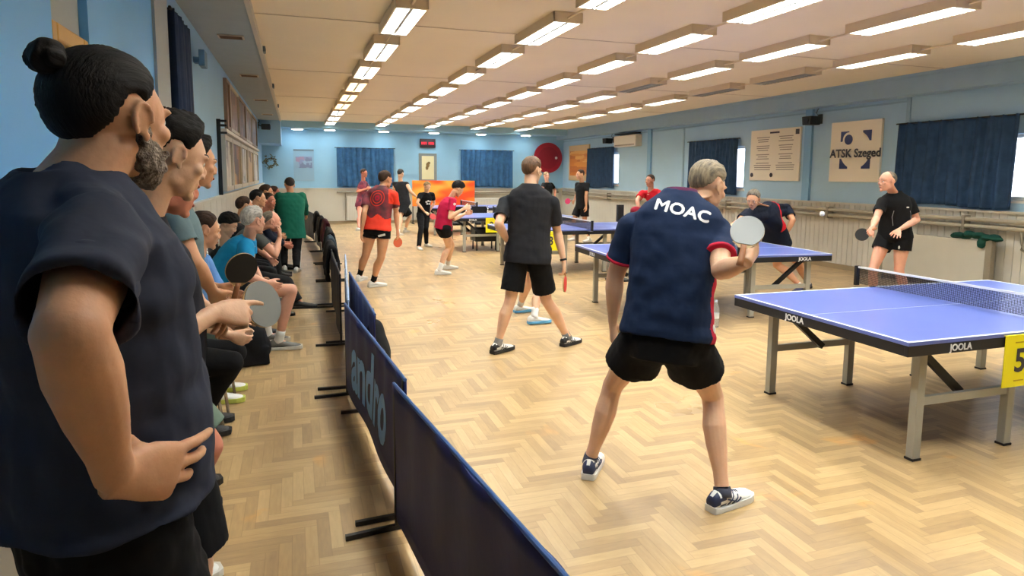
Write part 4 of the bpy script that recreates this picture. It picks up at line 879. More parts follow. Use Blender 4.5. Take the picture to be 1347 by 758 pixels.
def head_solids(g, c, M, s, q=1., jaw=1.):
    """skull, jaw, brow, nose, lips, ears and eye sockets around head centre c"""
    def E(p, r, m=None, nu=18, nv=12):
        MM = M @ m if m is not None else M
        g.ell(c + M @ (V(p)*s), [x*s for x in r], MM, nu, nv)
    E((0, -.016, .034), (.076, .098, .086), nu=28, nv=18)
    E((0, .030, .020), (.066, .062, .070), nu=24)
    E((0, .034, -.030), (.060, .060, .066), nu=24)
    E((0, .040, -.066), (.046*jaw, .050, .042))
    E((0, .080, -.096), (.022*jaw, .016, .018))
    for sx in (-1, 1):
        E((sx*.040*jaw, .016, -.058), (.016, .036, .026)); E((sx*.042, .064, -.014), (.022, .022, .020))
        E((sx*.030, .079, .030), (.026, .014, .009))
        E((sx*.012, .099, -.026), (.010, .011, .008)); E((sx*.031, .074, .011), (.014, .012, .010))
        # ears: rim, bowl, lobe
        rim = []
        for k in range(9):
            a = math.radians(-60+k*31); rim.append(c + M @ (V((sx*(.081+.006*math.sin(a)*0+.005*max(0, -math.cos(a))), -.008-.017*math.cos(a)*1.0, .002+.031*math.sin(a)))*s))
        g.tube(rim, .0052*s, 8, ref=tuple(M @ V((1, 0, 0))))
        E((sx*.076, -.004, .000), (.007, .016, .027)); E((sx*.078, .003, -.027), (.006, .008, .010))
    R = []
    for y, z, w, h in ((.083, .024, .008, .008), (.095, .006, .009, .010), (.108, -.012, .011, .012), (.112, -.022, .013, .011), (.098, -.030, .012, .006)):
        R.append(ring(c + M @ (V((0, y-.004, z))*s), M @ V((1, 0, 0)), M @ V((0, .5, .86)), w*s, h*s, 12))
    g.loft(R)
    E((0, .090, -.052), (.023, .010, .0065)); E((0, .088, -.064), (.021, .011, .007))
def neck_solid(g, J, c, M, hs=None):
    s = J['s']; hs = hs or s; N0 = V(J['neck']) - V((0, 0, .02))*s; top = c + M @ (V((0, -.022, -.050))*hs); top2 = c + M @ (V((0, -.024, -.005))*hs)
    r = (V(J['sh'][1])-V(J['sh'][0])).normalized(); f = V((0, 0, 1)).cross(r)
    w = J.get('nk', 1.)
    g.loft([ring(N0 + f*.004 - V((0, 0, .05))*s, r, f, .074*s, .062*s), ring(N0, r, f, .070*s*w, .062*s*w), ring((N0+top)/2, r, f, .058*s*w, .058*s*w), ring(top, r, f, .056*(s+hs)/2*w, .058*(s+hs)/2*w), ring(top2, r, f, .046*hs, .054*hs)])
def hair_mesh(c, M, s, style, seed=0):
    """closed cap that dips inside the skull where the scalp is bare"""
    th = dict(style); line = th.get('line', [(0, 38), (35, 32), (52, 16), (64, -4), (76, -14), (86, 6), (104, 4), (118, -26), (145, -46), (180, -52)])
    top, side, back = th.get('top', .016), th.get('side', .007), th.get('back', .010); fringe = th.get('fringe', 0)
    nu, nv = 72, 48; vs = []; fs = []; rx, ry, rz = .076, .098, .086
    for j in range(nv+1):
        el = -PI/2 + PI*j/nv
        for i in range(nu):
            az = 2*PI*i/nu; d = V((math.sin(az)*math.cos(el), math.cos(az)*math.cos(el), math.sin(el)))
            azd = abs(math.degrees(math.atan2(d.x, d.y))); eld = math.degrees(el)
            l = interp([(a, b) for a, b in line], azd)[0]
            jag = 4*noise.noise(V((az*6, seed, 3)))
            k = max(0, min(1, (eld-(l+jag))/7)); k = k*k*(3-2*k); kt = max(0, min(1, (eld-l)/th.get('fade', 34))); kt = kt*(2-kt)
            upk = max(0, math.sin(el))**.8
            t = top*upk + (1-upk)*(side + (back-side)*max(0, -math.cos(az)))
            t += fringe*max(0, math.cos(az))**2*max(0, math.cos(el-.6))
            n1 = noise.noise(V((d.x*9, d.y*3, d.z*9+seed))) ; n2 = noise.noise(V((d.x*30, d.y*8, d.z*30+seed)))
            n3 = noise.noise(V((math.atan2(d.x, d.z+.3)*14, d.y*1.5, seed)))
            lp = th.get('lump', 1.); t *= kt*(1 + .22*n1*lp + .10*n2*lp + .22*n3)
            # skull reach in this direction
            R0 = 1/math.sqrt((d.x/rx)**2+(d.y/ry)**2+(d.z/rz)**2)
            rr = R0*.80*(1-k) + (R0+.0015+t)*k
            vs.append((V((0, -.016, .034)) + d*rr)*s)
    for j in range(nv):
        for i in range(nu):
            q = (i+1) % nu; fs.append((j*nu+i, j*nu+q, (j+1)*nu+q, (j+1)*nu+i))
    return vs, fs
def add_hair(t, hd, M, hs, style, m, seed=0):
    vs, fs = hair_mesh(hd, M, hs, style, seed); g = G(); g.add(vs, fs); o = g.build('hair', m, t, smooth=True)
    o.matrix_local = Matrix.Translation(hd) @ M.to_4x4(); return o
def hand(g, w, F, Nn, side, s, curl=(20, 25, 20), spread=5, thumb=(.6, .65, .25), fine=1., curls=None):
    """palm, four fingers and a thumb; F along the fingers, Nn out of the palm; side -1 left, 1 right"""
    F = F.normalized(); Nn = (Nn - F*Nn.dot(F)).normalized(); T = F.cross(Nn)*side
    P = lambda f, t, n: w + (F*f + T*t + Nn*n)*s
    g.loft([ring(P(-.012, 0, 0), T, Nn, .027*s, .020*s), ring(P(.018, .002, 0), T, Nn, .033*s, .019*s), ring(P(.05, .002, .002), T, Nn, .041*s, .0165*s, e=2.4), ring(P(.084, 0, .001), T, Nn, .042*s, .0135*s, e=2.4), ring(P(.094, 0, .0), T, Nn, .038*s, .010*s, e=2.4)])
    g.ell(P(.03, .022, .008), (.020*s, .020*s, .020*s))
    for k, (off, L_, bf) in enumerate(((.031, .074, .088), (.0105, .082, .092), (-.0105, .077, .089), (-.030, .060, .082))):
        p = P(bf, off, 0); ang = math.radians((1.5-k)*spread); a = 0; pts = [P(bf-.02, off*.95, 0), p]; cc = curls[k] if curls else curl
        for ln, c_ in zip((.45, .30, .25), cc):
            a += math.radians(c_); dirv = (F*math.cos(ang) + T*math.sin(ang))*math.cos(a) + Nn*math.sin(a); p = p + dirv*(L_*ln*s); pts.append(p)
        rr = [.0098, .0098, .0088, .0080, .0066]
        for q in range(len(pts)-1): g.tube([pts[q], (pts[q]+pts[q+1])/2, pts[q+1]], [rr[q]*s, (rr[q]+rr[q+1])/2*s, rr[q+1]*s], 10, ref=tuple(T))
        for q in range(1, len(pts)): g.ell(pts[q], [rr[q]*s*1.02]*3, nu=10, nv=8)
    d = (F*thumb[1] + T*thumb[0] + Nn*thumb[2]).normalized(); p = P(.028, .028, .006); pts = [P(.01, .016, .004), p]
    for ln in (.036, .030, .024):
        p = p + d*(ln*s); pts.append(p); d = (d + F*.22 + Nn*.10 - T*.10).normalized()
    rr = [.014, .0135, .0118, .0105, .0082]
    for q in range(len(pts)-1): g.tube([pts[q], pts[q+1]], [rr[q]*s, rr[q+1]*s], 10, ref=tuple(Nn))
    for q in range(1, len(pts)): g.ell(pts[q], [rr[q]*s]*3, nu=10, nv=8)
    return P(.06, 0, .03)
def shoe(an, yaw, s, st, parent, base_, near=False):
    """laced trainer under ankle point an"""
    r = rv(yaw); f = fv(yaw); c = V((an[0], an[1], an[2]-.085*s))-base_
    if c.z < .0: c.z = 0.
    up = V((0, 0, 1)); L = lambda x, y, z: c + (r*x + f*y + up*z)*s
    secs = [(-.082, .020, .060), (-.078, .029, .080), (-.05, .036, .098), (-.01, .038, .100), (.03, .041, .086), (.07, .045, .070), (.11, .049, .058), (.15, .048, .050), (.18, .040, .042), (.202, .022, .030)]
    R = []
    for y, w, h in secs:
        rg = []
        for i in range(20):
            th = 2*PI*i/20; co, si = math.cos(th), math.sin(th)
            x = math.copysign(abs(co)**.8, co)*w*(1-.25*max(0, si)); z = .018 + (h-.018)*(.5+.5*math.copysign(abs(si)**.8, si))
            rg.append(L(x, y, z))
        R.append(rg)
    g = G(); g.loft(R); e = g.build('shoe', [st['upper']] + ([st['heel']] if st.get('heel') else []), parent, smooth=True)
    if st.get('heel'):
        for p in e.data.polygons:
            q = p.center - c; y = q.dot(f)/s; z = q.z/s
            if (y < -.03 and .035 < z < .088) or (.015 < y < .05 and z > .075): p.material_index = 1
    R = []
    for y, w, h in secs:
        y2 = y*1.035; w2 = w+.004
        R.append([L(-w2, y2, 0), L(w2, y2, 0), L(w2+.001, y2, .014), L(w2, y2, .026+.008*(abs(y) > .06)), L(-w2, y2, .026+.008*(abs(y) > .06)), L(-w2-.001, y2, .014)])
    g = G(); g.loft(R); g.build('sole', st['sole'], e, smooth=False, bevel=.003)
    if near or st.get('accent'):
        g = G()
        for sx in (-1, 1):
            for (y0, z0, y1, z1) in ((.0, .032, .05, .075), (.03, .030, .075, .062), (-.005, .06, .06, .034), (.055, .032, .085, .05)):
                pts = []
                for q in range(5):
                    y = y0+(y1-y0)*q/4; z = z0+(z1-z0)*q/4; w, h = interp([(a, b, d) for a, b, d in secs], y)
                    si = max(-1, min(1, ((z-.018)/(h-.018)-.5)*2)); si = math.copysign(abs(si)**1.25, si); x = (max(0, 1-si*si)**.5)**.8*w*(1-.25*max(0, si))
                    pts.append(L(sx*(x+.001), y, z))
                g.tube(pts, .0035*s, 6)
        g.build('stripe', st.get('accent', black), e)
        g = G()
        for k in range(5):
            y = .035+k*.016; w, h = interp([(a, b, d) for a, b, d in secs], y); g.tube([L(-.016, y, h-.004), L(0, y, h+.003), L(.016, y, h-.004)], .0028*s, 6)
        g.build('laces', st.get('lace', white_paint), e)
    return e
def project(me, bvh, d, off=.003):
    for v in me.vertices:
        hit = bvh.ray_cast(v.co - d*.5, d)
        if hit[0] is not None: v.co = hit[0] - d*off
    return me
eye_white = mat('eye_white', (226, 220, 212), .3); iris_m = mat('iris_brown', (60, 42, 30), .3); lip_m = mat('lip_rose', (176, 104, 92), .5)
HAIR = {k: mat('hair_'+k, c, .7, vary=.55, vscale=90, bump=.45, bscale=220, spec=.2, stretch=(1, .05, .25)) for k, c in dict(black=(24, 19, 18), brown=(62, 42, 30), blond=(150, 126, 92), grey=(132, 122, 108), white=(206, 200, 190), darkgrey=(64, 58, 56), fair=(178, 150, 110)).items()}
SOCKS = {}
def person(J, label, skin_m, hair=None, hair_m=None, shirt=None, sleeve=.58, cuff=None, collar=None, legs='shorts', legs_m=None, leg_len=.55, shoes=None, sock=None, sock_h=.05, hands=None, voxel=.006, near=False, group=None, belly=0., brows=True, beard=None, zones=None, hem=-.16, build_w=1., tight=1., jaw=1., nvox=None, wr_amp=.004, trap=.012, wide=1., crotch=0., fingers=None, collar_w=1., collar_h=1.):
    s = J['s']; base_ = V((J['pel'][0], J['pel'][1], 0)); 
    t = empty('person', base_, 0, label, 'person', group)
    for k in ('pel', 'neck', 'head'): J[k] = V(J[k]) - base_
    for k in ('hip', 'sh', 'el', 'wr', 'kn', 'an'): J[k] = [V(x) - base_ for x in J[k]]
    hd = J['head']; M = head_frame(*J['hd']); g = G(); hs = s*J.get('hs', 1.)
    # ---- skin
    fr = torso_frames(J, BODY_T, min(build_w, 1.)*.94); g.loft([ring(*x) for x in fr])
    neck_solid(g, J, hd, M, hs); head_solids(g, hd, M, hs, jaw=jaw)
    sr = (J['sh'][1]-J['sh'][0]).normalized(); upv = (J['neck']-J['pel']).normalized(); cf = upv.cross(sr)
    hr = (J['hip'][1]-J['hip'][0]).normalized(); hf = upv.cross(hr)
    for i in (0, 1):
        sd = -1 if i == 0 else 1
        sh, el, wr = J['sh'][i], J['el'][i], J['wr'][i]
        g.ell(sh - upv*.008*s, (.050*s,)*3)
        g.tube([J['neck']-upv*.06*s, sh-upv*.008*s], [.042*s, .044*s], 12)
        bendp = (sh+wr)/2 - el; ff = bendp if bendp.length > .02 else cf
        limb(g, sh, el, [(a, b*s*build_w, c*s*build_w, o) for a, b, c, o in ARM_U], ff); limb(g, el, wr, [(a, b*s*build_w, c*s*build_w, o) for a, b, c, o in ARM_F], sr*sd)
        g.ell(el, (.039*s*build_w,)*3)
        H = (hands or {}).get(i, {})
        F = V(H['F']) if 'F' in H else (wr-el).normalized()
        Nn = V(H['N']) if 'N' in H else (-sr*sd + cf*.2)
        hand(g, wr, F, Nn, sd, s*H.get('size', 1.), H.get('curl', (18, 22, 18)), H.get('spread', 4), H.get('thumb', (.5, .75, .25)), curls=H.get('curls'))
        hp, kn, an = J['hip'][i], J['kn'][i], J['an'][i]; fy = fv(J['fy'][i])
        bend = kn-(hp+an)/2; kf = bend.normalized() if bend.length > .05 else fy
        kf = (kf + fy*.5).normalized()
        limb(g, hp, kn, [(a, b*s, c*s, o) for a, b, c, o in LEG_T], kf); g.ell(hp, (.09*s,)*3)
        limb(g, kn, an, [(a, b*s, c*s, o) for a, b, c, o in LEG_S], kf); g.ell(kn + kf*.006, (.052*s, .052*s, .056*s))
        g.ell(an - V((0, 0, .03*s)) + fy*.02*s, (.034*s, .05*s, .035*s), Matrix.Rotation(-math.radians(J['fy'][i]), 3, 'Z'))
    bodyme = bake(g, voxel, 3 if voxel < .0055 else 2)
    link('body', bodyme, skin_m, t, smooth=True)
    # ---- face
    if brows:
        for sx in (-1, 1):
            ec = hd + M @ (V((sx*.031, .0745, .010))*hs)
            g = G(); g.ell(ec, (.0125*hs,)*3, M, 16, 10); e = g.build('eye', eye_white, t, smooth=True)
            g = G(); g.ell(ec + M @ (V((0, .0105, 0))*hs), (.0058*hs, .003*hs, .0058*hs), M, 12, 8); g.build('iris', iris_m, e, smooth=True)
            g = G(); g.tube([hd + M @ (V((sx*(.016+.008*k), .0915-.0011*k*k*1.2, .0345+.0018*min(k, 3)-.0012*max(0, k-2)))*hs) for k in range(5)], [.003*hs, .0045*hs, .0045*hs, .004*hs, .002*s], 6); g.build('eyebrow', hair_m or HAIR['brown'], t, smooth=True)
        g = G(); g.ell(hd + M @ (V((0, .0975, -.0575))*hs), (.019*hs, .006*hs, .0075*hs), M, 16, 8); g.build('lips', lip_m, t, smooth=True)
    if hair:
        add_hair(t, hd, M, hs, hair, hair_m, seed=len(label))
    if beard: beard(t, hd, M, hs)
    # ---- shirt
    out = {'t': t, 'base': base_, 'M': M, 'hd': hd, 'cf': cf, 'sr': sr, 'up': upv, 'hf': hf, 'hr': hr, 'J': J, 's': s, 'hs': hs}
    vx = nvox or max(voxel*1.25, .0065)
    if shirt:
        g = G(); tab = [(q if q >= .1 else hem + (q+.16)*(.1-hem)/.26, a*build_w*tight, (b+belly*math.exp(-((q-.22)/.25)**2))*tight, o+belly*.75*math.exp(-((q-.22)/.25)**2)) for q, a, b, o in SHIRT_T]
        tab2 = []
        for a, b in zip(tab, tab[1:]): tab2 += [a, tuple((x+y)/2 for x, y in zip(a, b))]
        tab2.append(tab[-1])
        fr_ = torso_frames(J, tab2); th_ = max(.009, 1.6*vx)
        inn = [(c, r, f, a-th_, b-th_) for c, r, f, a, b in torso_frames(J, [tab2[3], tab2[1], tab2[0]])]
        g.loft([ring(*x, n=28, e=2.3) for x in inn + fr_])
        cu = []
        for i in (0, 1):
            sd = -1 if i == 0 else 1
            sh, el, wr = J['sh'][i], J['el'][i], J['wr'][i]
            g.ell(sh - upv*.006*s, (.064*s*build_w,)*3); g.tube([J['neck']-upv*(.035-trap)*s+sr*sd*.02*s, (J['neck']-upv*(.045-trap*.6)*s+sh)/2, sh+V((0, 0, -.004))], [.056*s, .058*s, .060*s], 14); g.tube([J['neck']-upv*.16*s+sr*sd*.05*s, sh-upv*.05*s], [.09*s, .062*s], 14)
            bendp = (sh+wr)/2 - el; ff = bendp if bendp.length > .02 else cf
            L2 = min(1., sleeve)
            limb(g, sh, el, [(0, .070*s*build_w, .072*s*build_w, 0), (.3, .068*s*build_w, .070*s*build_w, 0), (1, .060*s*build_w, .062*s*build_w, 0)] if sleeve > 1 else [(0, .062*s*build_w, .064*s*build_w, 0), (.3, .063*s*build_w, .066*s*build_w, 0), (.6, .064*s*build_w, .068*s*build_w, 0), (1, .066*s*build_w, .070*s*build_w, 0)], ff, n=24, hi=L2, hollow=None if sleeve > 1 else (.25, max(.009, 1.6*vx)))
            if sleeve > 1:
                g.ell(el, (.06*s,)*3); limb(g, el, wr, [(0, .058*s, .06*s, 0), (.9, .040*s, .040*s, 0), (1, .038*s, .038*s, 0)], sr*sd, hi=min(1, sleeve-1))
            cu.append((sh + (el-sh)*L2, (el-sh).normalized(), ff))
        def dsp(c, n):
            return wr_amp*(1.3*noise.noise(V((c.x*9, c.y*9, c.z*16+5))) + .8*noise.noise(V((c.x*17+c.z*9, c.y*17, c.z*11))))
        shme = bake(g, vx, 2, disp=dsp)
        ms = shirt if isinstance(shirt, (list, tuple)) else [shirt]
        mi = None
        if zones:
            mi = []
            for p in shme.polygons:
                c = p.center; d = c - J['pel']; mi.append(zones(d.dot(upv)/max(.01, (J['neck']-J['pel']).length), d.dot(sr), d.dot(cf), c, out))
        out['shirt'] = link('shirt', shme, ms, t, smooth=True, mi=mi)
        out['bvh'] = lambda: BVHTree.FromPolygons([v.co.copy() for v in shme.vertices], [tuple(p.vertices) for p in shme.polygons])
        if cuff and sleeve < 1:
            for c, d, ff in cu:
                ay = (ff - d*ff.dot(d)).normalized(); ax = d.cross(ay); g = G(); rr = .0685*s*build_w
                g.loft([ring(c + d*k*s, ax, ay, rr+q, rr+q, 24) for k, q in ((-.012, 0), (-.004, .0005), (.003, .0), (.004, -.006))]); g.build('cuff', cuff, t, smooth=True)
        collar = collar or ms[0]
        if collar:
            fr2 = torso_frames(J, [(.985, .084*collar_w, .080*collar_w, .002), (1.01, .079*collar_w, .077*collar_w, .002), (1.01+.018*collar_w*collar_h, .072*collar_w, .072*collar_w, .006)])
            g = G(); o_ = [ring(*x, n=28) for x in fr2]; inner = [ring(c, r, f, a-.007, b-.007, n=28) for c, r, f, a, b in reversed(fr2)]
            g.loft(o_+inner, cap=False); g.build('collar', collar, t, smooth=True)
    # ---- shorts or trousers
    if legs_m:
        g = G(); HT = [(-.13-crotch, .150, .115, 0), (-.05, .176, .126, 0), (.03, .168, .118, 0), (.10, .150, .105, .004), (.16, .140, .098, .004)]
        g.loft([ring(*x, n=24, e=2.2) for x in torso_frames(J, [(q, a*build_w, b+belly*.5*(q > 0), o) for q, a, b, o in HT])])
        for i in (0, 1):
            hp, kn, an = J['hip'][i], J['kn'][i], J['an'][i]; fy = fv(J['fy'][i]); bend = kn-(hp+an)/2; kf = bend.normalized() if bend.length > .05 else fy; kf = (kf+fy*.5).normalized()
            if legs == 'shorts':
                g.ell(hp, (.105*s,)*3); limb(g, hp, kn, [(0, .104*s, .108*s, 0), (.6, .108*s*wide, .110*s*wide, .003), (1, .110*s*wide, .112*s*wide, .004)], kf, hi=leg_len, n=24, hollow=(.18, max(.009, 1.6*vx)))
                if crotch: q = hr*(1 if i == 0 else -1); limb(g, hp + q*.03*s, kn + q*.085*s, [(0, .100*s, .104*s, 0), (1, .104*s, .106*s, .004)], kf, hi=leg_len, n=24, hollow=(.18, max(.009, 1.6*vx)))
            else:
                g.ell(hp, (.105*s,)*3); limb(g, hp, kn, [(0, .104*s, .108*s, 0), (.5, .092*s, .094*s, 0), (1, .074*s, .076*s, 0)], kf, n=24); g.ell(kn, (.074*s,)*3)
                limb(g, kn, an, [(0, .072*s, .074*s, 0), (.5, .066*s, .068*s, -.008), (1.05, .052*s, .058*s, 0)], kf, n=24)
        lme = bake(g, vx, 3, disp=lambda c, n: wr_amp*(1.2*noise.noise(V((c.x*12, c.y*12, c.z*9+9))) + .6*noise.noise(c*24)))
        out['legs'] = link('shorts' if legs == 'shorts' else 'trousers', lme, legs_m, t, smooth=True)
    for i in (0, 1):
        if sock:
            kn, an = J['kn'][i], J['an'][i]; d = (kn-an).normalized(); ln = (kn-an).length; g = G(); fy = fv(J['fy'][i]); ay = (fy-d*fy.dot(d)).normalized(); ax = d.cross(ay)
            R = []
            for z in (-.03, .0, .02, sock_h*.6, sock_h):
                a, b, o = interp(LEG_S, 1-max(0, z)/ln); R.append(ring(an + d*z*s + ay*o, ax, ay, (a+.004)*s, (b+.004)*s, 18))
            g.loft(R); g.build('sock', sock, t, smooth=True)
        if shoes: shoe(J['an'][i], J['fy'][i], s, shoes if isinstance(shoes, dict) else shoes[i], t, base_*1.0 - base_, near)
    if J.get('watch') is not None:
        i = J['watch']; d = (J['wr'][i]-J['el'][i]).normalized(); g = G(); g.tube([J['wr'][i]-d*.035, J['wr'][i]-d*.015], .033*s, 16); g.build('wristband', rubber_black, t, smooth=True)
    return out
def bat(loc, H, Nn, label, front, backm=None, s=1.):
    """bat gripped at loc; H from grip to blade, Nn face normal"""
    H = V(H).normalized(); Nn = V(Nn); Nn = (Nn - H*Nn.dot(H)).normalized(); X = H.cross(Nn)
    t = empty('table_tennis_bat', loc, 0, label, 'table tennis bat', 'table tennis bats')
    M = Matrix((X, H, Nn)).transposed()
    out = []
    for i in range(40):
        a = 2*PI*i/40 - PI/2; x = .076*math.cos(a); y = .125+.079*math.sin(a)
        out.append((x*s, y*s))
    g = G(); g.prism(out, -.0032, .0032, M); g.loft([[M @ V((a, .035*s, b)) for a, b in ((-.020, -.0032), (.020, -.0032), (.020, .0032), (-.020, .0032))], [M @ V((a, .062*s, b)) for a, b in ((-.05, -.0032), (.05, -.0032), (.05, .0032), (-.05, .0032))]]); g.build('blade', mat('bat_wood', (196, 160, 110), .5), t)
    rub = [(x*.99, y) for x, y in out if y > .054*s]
    for sg, m in ((1, front), (-1, backm or front)):
        g = G(); z0, z1 = (.0032, .0062) if sg > 0 else (-.0062, -.0032); g.prism(rub, z0, z1, M); g.build('rubber', m, t)
    g = G(); g.loft([ring(M @ V((0, y*s, 0)), M @ V((1, 0, 0)), M @ V((0, 0, 1)), a*s, b*s, 14) for y, a, b in ((-.055, .017, .012), (-.03, .0145, .011), (.03, .013, .011), (.05, .015, .010))]); g.build('handle', mat('bat_handle', (150, 96, 60), .5), t, smooth=True)
    return t
sk_tan = skin('tan', (214, 160, 124)); sk_fair = skin('fair', (228, 182, 150)); sk_pink = skin('pink', (226, 168, 142)); sk_red = skin('ruddy', (208, 134, 110))
c_navyblack = cloth('tee_charcoal_navy', (46, 50, 66)); c_black = cloth('cloth_black', (16, 16, 19)); c_navy = cloth('shirt_navy', (24, 40, 70)); c_deepnavy = cloth('shirt_deep_navy', (22, 28, 44)); c_charcoal = cloth('shirt_charcoal', (36, 36, 40))
c_red = cloth('trim_red', (176, 28, 56)); c_bright = cloth('shirt_red', (206, 30, 44)); c_orange = cloth('shirt_orange_red', (222, 62, 44)); c_magenta = cloth('shirt_magenta', (176, 24, 66)); c_cyan = cloth('polo_cyan', (20, 128, 178)); c_green = cloth('jacket_green', (22, 100, 84)); c_grey = cloth('shirt_grey', (78, 80, 76)); c_teal = cloth('tee_grey_teal', (98, 118, 124)); c_sky = cloth('shirt_sky', (98, 144, 204)); c_sage = cloth('shorts_sage', (104, 122, 108)); c_white = cloth('sock_white', (228, 226, 220)); c_blacksock = cloth('sock_black', (20, 20, 22))
sw = mat('shoe_white', (226, 226, 222), .5, bump=.2, bscale=80); sole_w = mat('sole_white', (214, 212, 204), .5); sole_k = mat('sole_black', (26, 26, 28), .6); sb = mat('shoe_black', (28, 28, 30), .6); navy_t = mat('shoe_navy', (40, 50, 84), .5)
WHITE = dict(upper=sw, sole=sole_w); BLACK = dict(upper=sb, sole=sole_k); GREYS = dict(upper=mat('shoe_grey', (96, 96, 92), .6), sole=sole_w); LIME = dict(upper=sw, sole=mat('sole_lime', (196, 206, 96), .5)); BLUESOLE = dict(upper=sw, sole=mat('sole_sky', (96, 168, 216), .5)); NAVYW = dict(upper=sw, sole=mat('sole_mix', (226, 226, 224), .5), accent=navy_t, lace=mat('lace_navy', (70, 74, 100), .6), heel=navy_t); WB = dict(upper=sw, sole=sole_k, accent=black, heel=black, lace=white_paint)
r_black = mat('rubber_sheet_black', (22, 22, 24), .45); r_red = mat('rubber_sheet_red', (206, 44, 44), .4); r_grey = mat('rubber_sheet_grey', (110, 112, 110), .3)
short_hair = dict(top=.018, side=.007, back=.009); crew = dict(top=.010, side=.004, back=.005)
full = dict(top=.028, side=.014, back=.014, fringe=.012, fade=22, line=[(0, 24), (40, 16), (60, -6), (84, -16), (108, -26), (140, -46), (180, -54)])
bald_fringe = dict(top=.001, side=.003, back=.003, line=[(0, 95), (70, 60), (85, 10), (110, -15), (140, -38), (180, -45)])
grow = lambda L_: [V(x) for x in L_]
Jn = lambda k, **kw: dict({q: (list(v) if isinstance(v, list) else v) for q, v in POSES[k].items()}, **kw)

# --- man with a bun, nearest spectator
def bun_beard(t, hd, M, s):
    g = G(); 
    E = lambda p, r: g.ell(hd + M @ (V(p)*s), [x*s for x in r], M, 20, 14)
    E((0, .052, -.074), (.050, .044, .042)); E((0, .082, -.098), (.028, .020, .024)); E((0, .088, -.074), (.036, .018, .024)); E((0, .099, -.045), (.027, .009, .008))
    for sx in (-1, 1): E((sx*.050, .028, -.058), (.019, .034, .036)); E((sx*.060, .014, -.022), (.012, .016, .030)); E((sx*.022, .096, -.050), (.016, .008, .010))
    me = bake(g, .005, 3, disp=lambda c, n: .004*noise.noise(c*60)+.0025*noise.noise(c*140))
    link('beard', me, mat('beard_grey', (140, 126, 112), .75, vary=.55, vscale=60, bump=1., bscale=150, rgb2=(82, 66, 56)), t, smooth=True)
J = Jn('bun', hs=.90, nk=1.12)
hn = {1: dict(F=(.62, .70, -.30), N=(-.75, .60, .10), curls=[(8, 12, 8), (12, 18, 12), (16, 22, 16), (40, 55, 30)], spread=9, thumb=(.1, .3, 1.), size=1.06), 0: dict(F=(.8, -.5, -.2), N=(.3, -.9, 0))}
P1 = person(J, 'man with a dark hair bun and grey beard, hand on hip', sk_tan, None, None, shirt=[c_navyblack], sleeve=.80, legs='trousers', legs_m=c_black, shoes=BLACK, hands=hn, voxel=.0042, beard=bun_beard, hem=.07, build_w=1.0, belly=.012, tight=1.10, trap=.02, jaw=1.08, nvox=.0055, wr_amp=.009)
hd, M, s, t = P1['hd'], P1['M'], P1['hs'], P1['t']
hr_o = add_hair(t, hd, M, s, dict(top=.012, side=.005, back=.012, fade=20, line=[(0, 44), (35, 36), (52, 22), (66, 4), (78, -6), (88, 6), (102, 2), (118, -34), (145, -56), (180, -62)], lump=.15), HAIR['black'], 4)
g = G(); bc = V((0, -.124, .090))*s
g.ell(bc, (.031*s, .030*s, .029*s), None, 22, 16); g.ell(bc + V((.006, .030, -.012))*s, (.018*s, .022*s, .018*s))
me = bake(g, .005, 2, disp=lambda c, n: .0035*math.sin(c.x*260+6*noise.noise(c*30))); link('bun', me, HAIR['black'], hr_o, smooth=True)
g = G(); cc = bc + V((.004, .024, -.010))*s; g.tube([cc - V((.0, .006, -.002)), cc + V((0, .006, -.002))], .021*s, 18); g.build('hair_tie', rubber_black, hr_o, smooth=True)

# --- young man with dark hair
J = Jn('young', hs=.90)
person(J, 'young man with short dark hair in a black tee, pointing over a grey bat', sk_fair, dict(top=.026, side=.006, back=.008, fringe=.014), HAIR['black'], shirt=[cloth('tee_black', (26, 29, 40))], sleeve=.62, legs='shorts', legs_m=c_black, leg_len=.85, shoes=BLACK, sock=c_blacksock, hands={0: dict(F=(.6, -.5, .1), N=(-.3, -.6, -.5), curl=(35, 45, 30)), 1: dict(F=(.86, .42, -.12), N=(-.3, .75, -.5), curls=[(10, 15, 10), (50, 60, 30), (55, 60, 35), (60, 60, 35)], thumb=(.3, .8, .3))}, voxel=.005, nvox=.007, wr_amp=.005)
g = G(); g.ell((.055, -.075, .86), (.004, .012, .009)); g.build('patch', white_paint, bpy.data.objects[[c.name for c in bpy.data.objects if c.name.startswith('shorts')][0]])
# --- third spectator, mostly hidden
person(Jn('third'), 'spectator in sage shorts standing hidden behind the young dark-haired man', sk_red, short_hair, HAIR['brown'], shirt=[c_deepnavy], legs='shorts', legs_m=c_sage, leg_len=.88, shoes=WHITE, sock=c_white, voxel=.0075)
# --- grey tee
J = Jn('greytee', hs=.93)
person(J, 'dark-haired man in a grey teal tee holding a black bat, standing before the seated row', sk_tan, dict(top=.022, side=.007, back=.008, fringe=.02), HAIR['black'], shirt=[c_teal], sleeve=.60, legs='shorts', legs_m=c_deepnavy, leg_len=.85, shoes=BLACK, sock=c_blacksock, voxel=.0065)
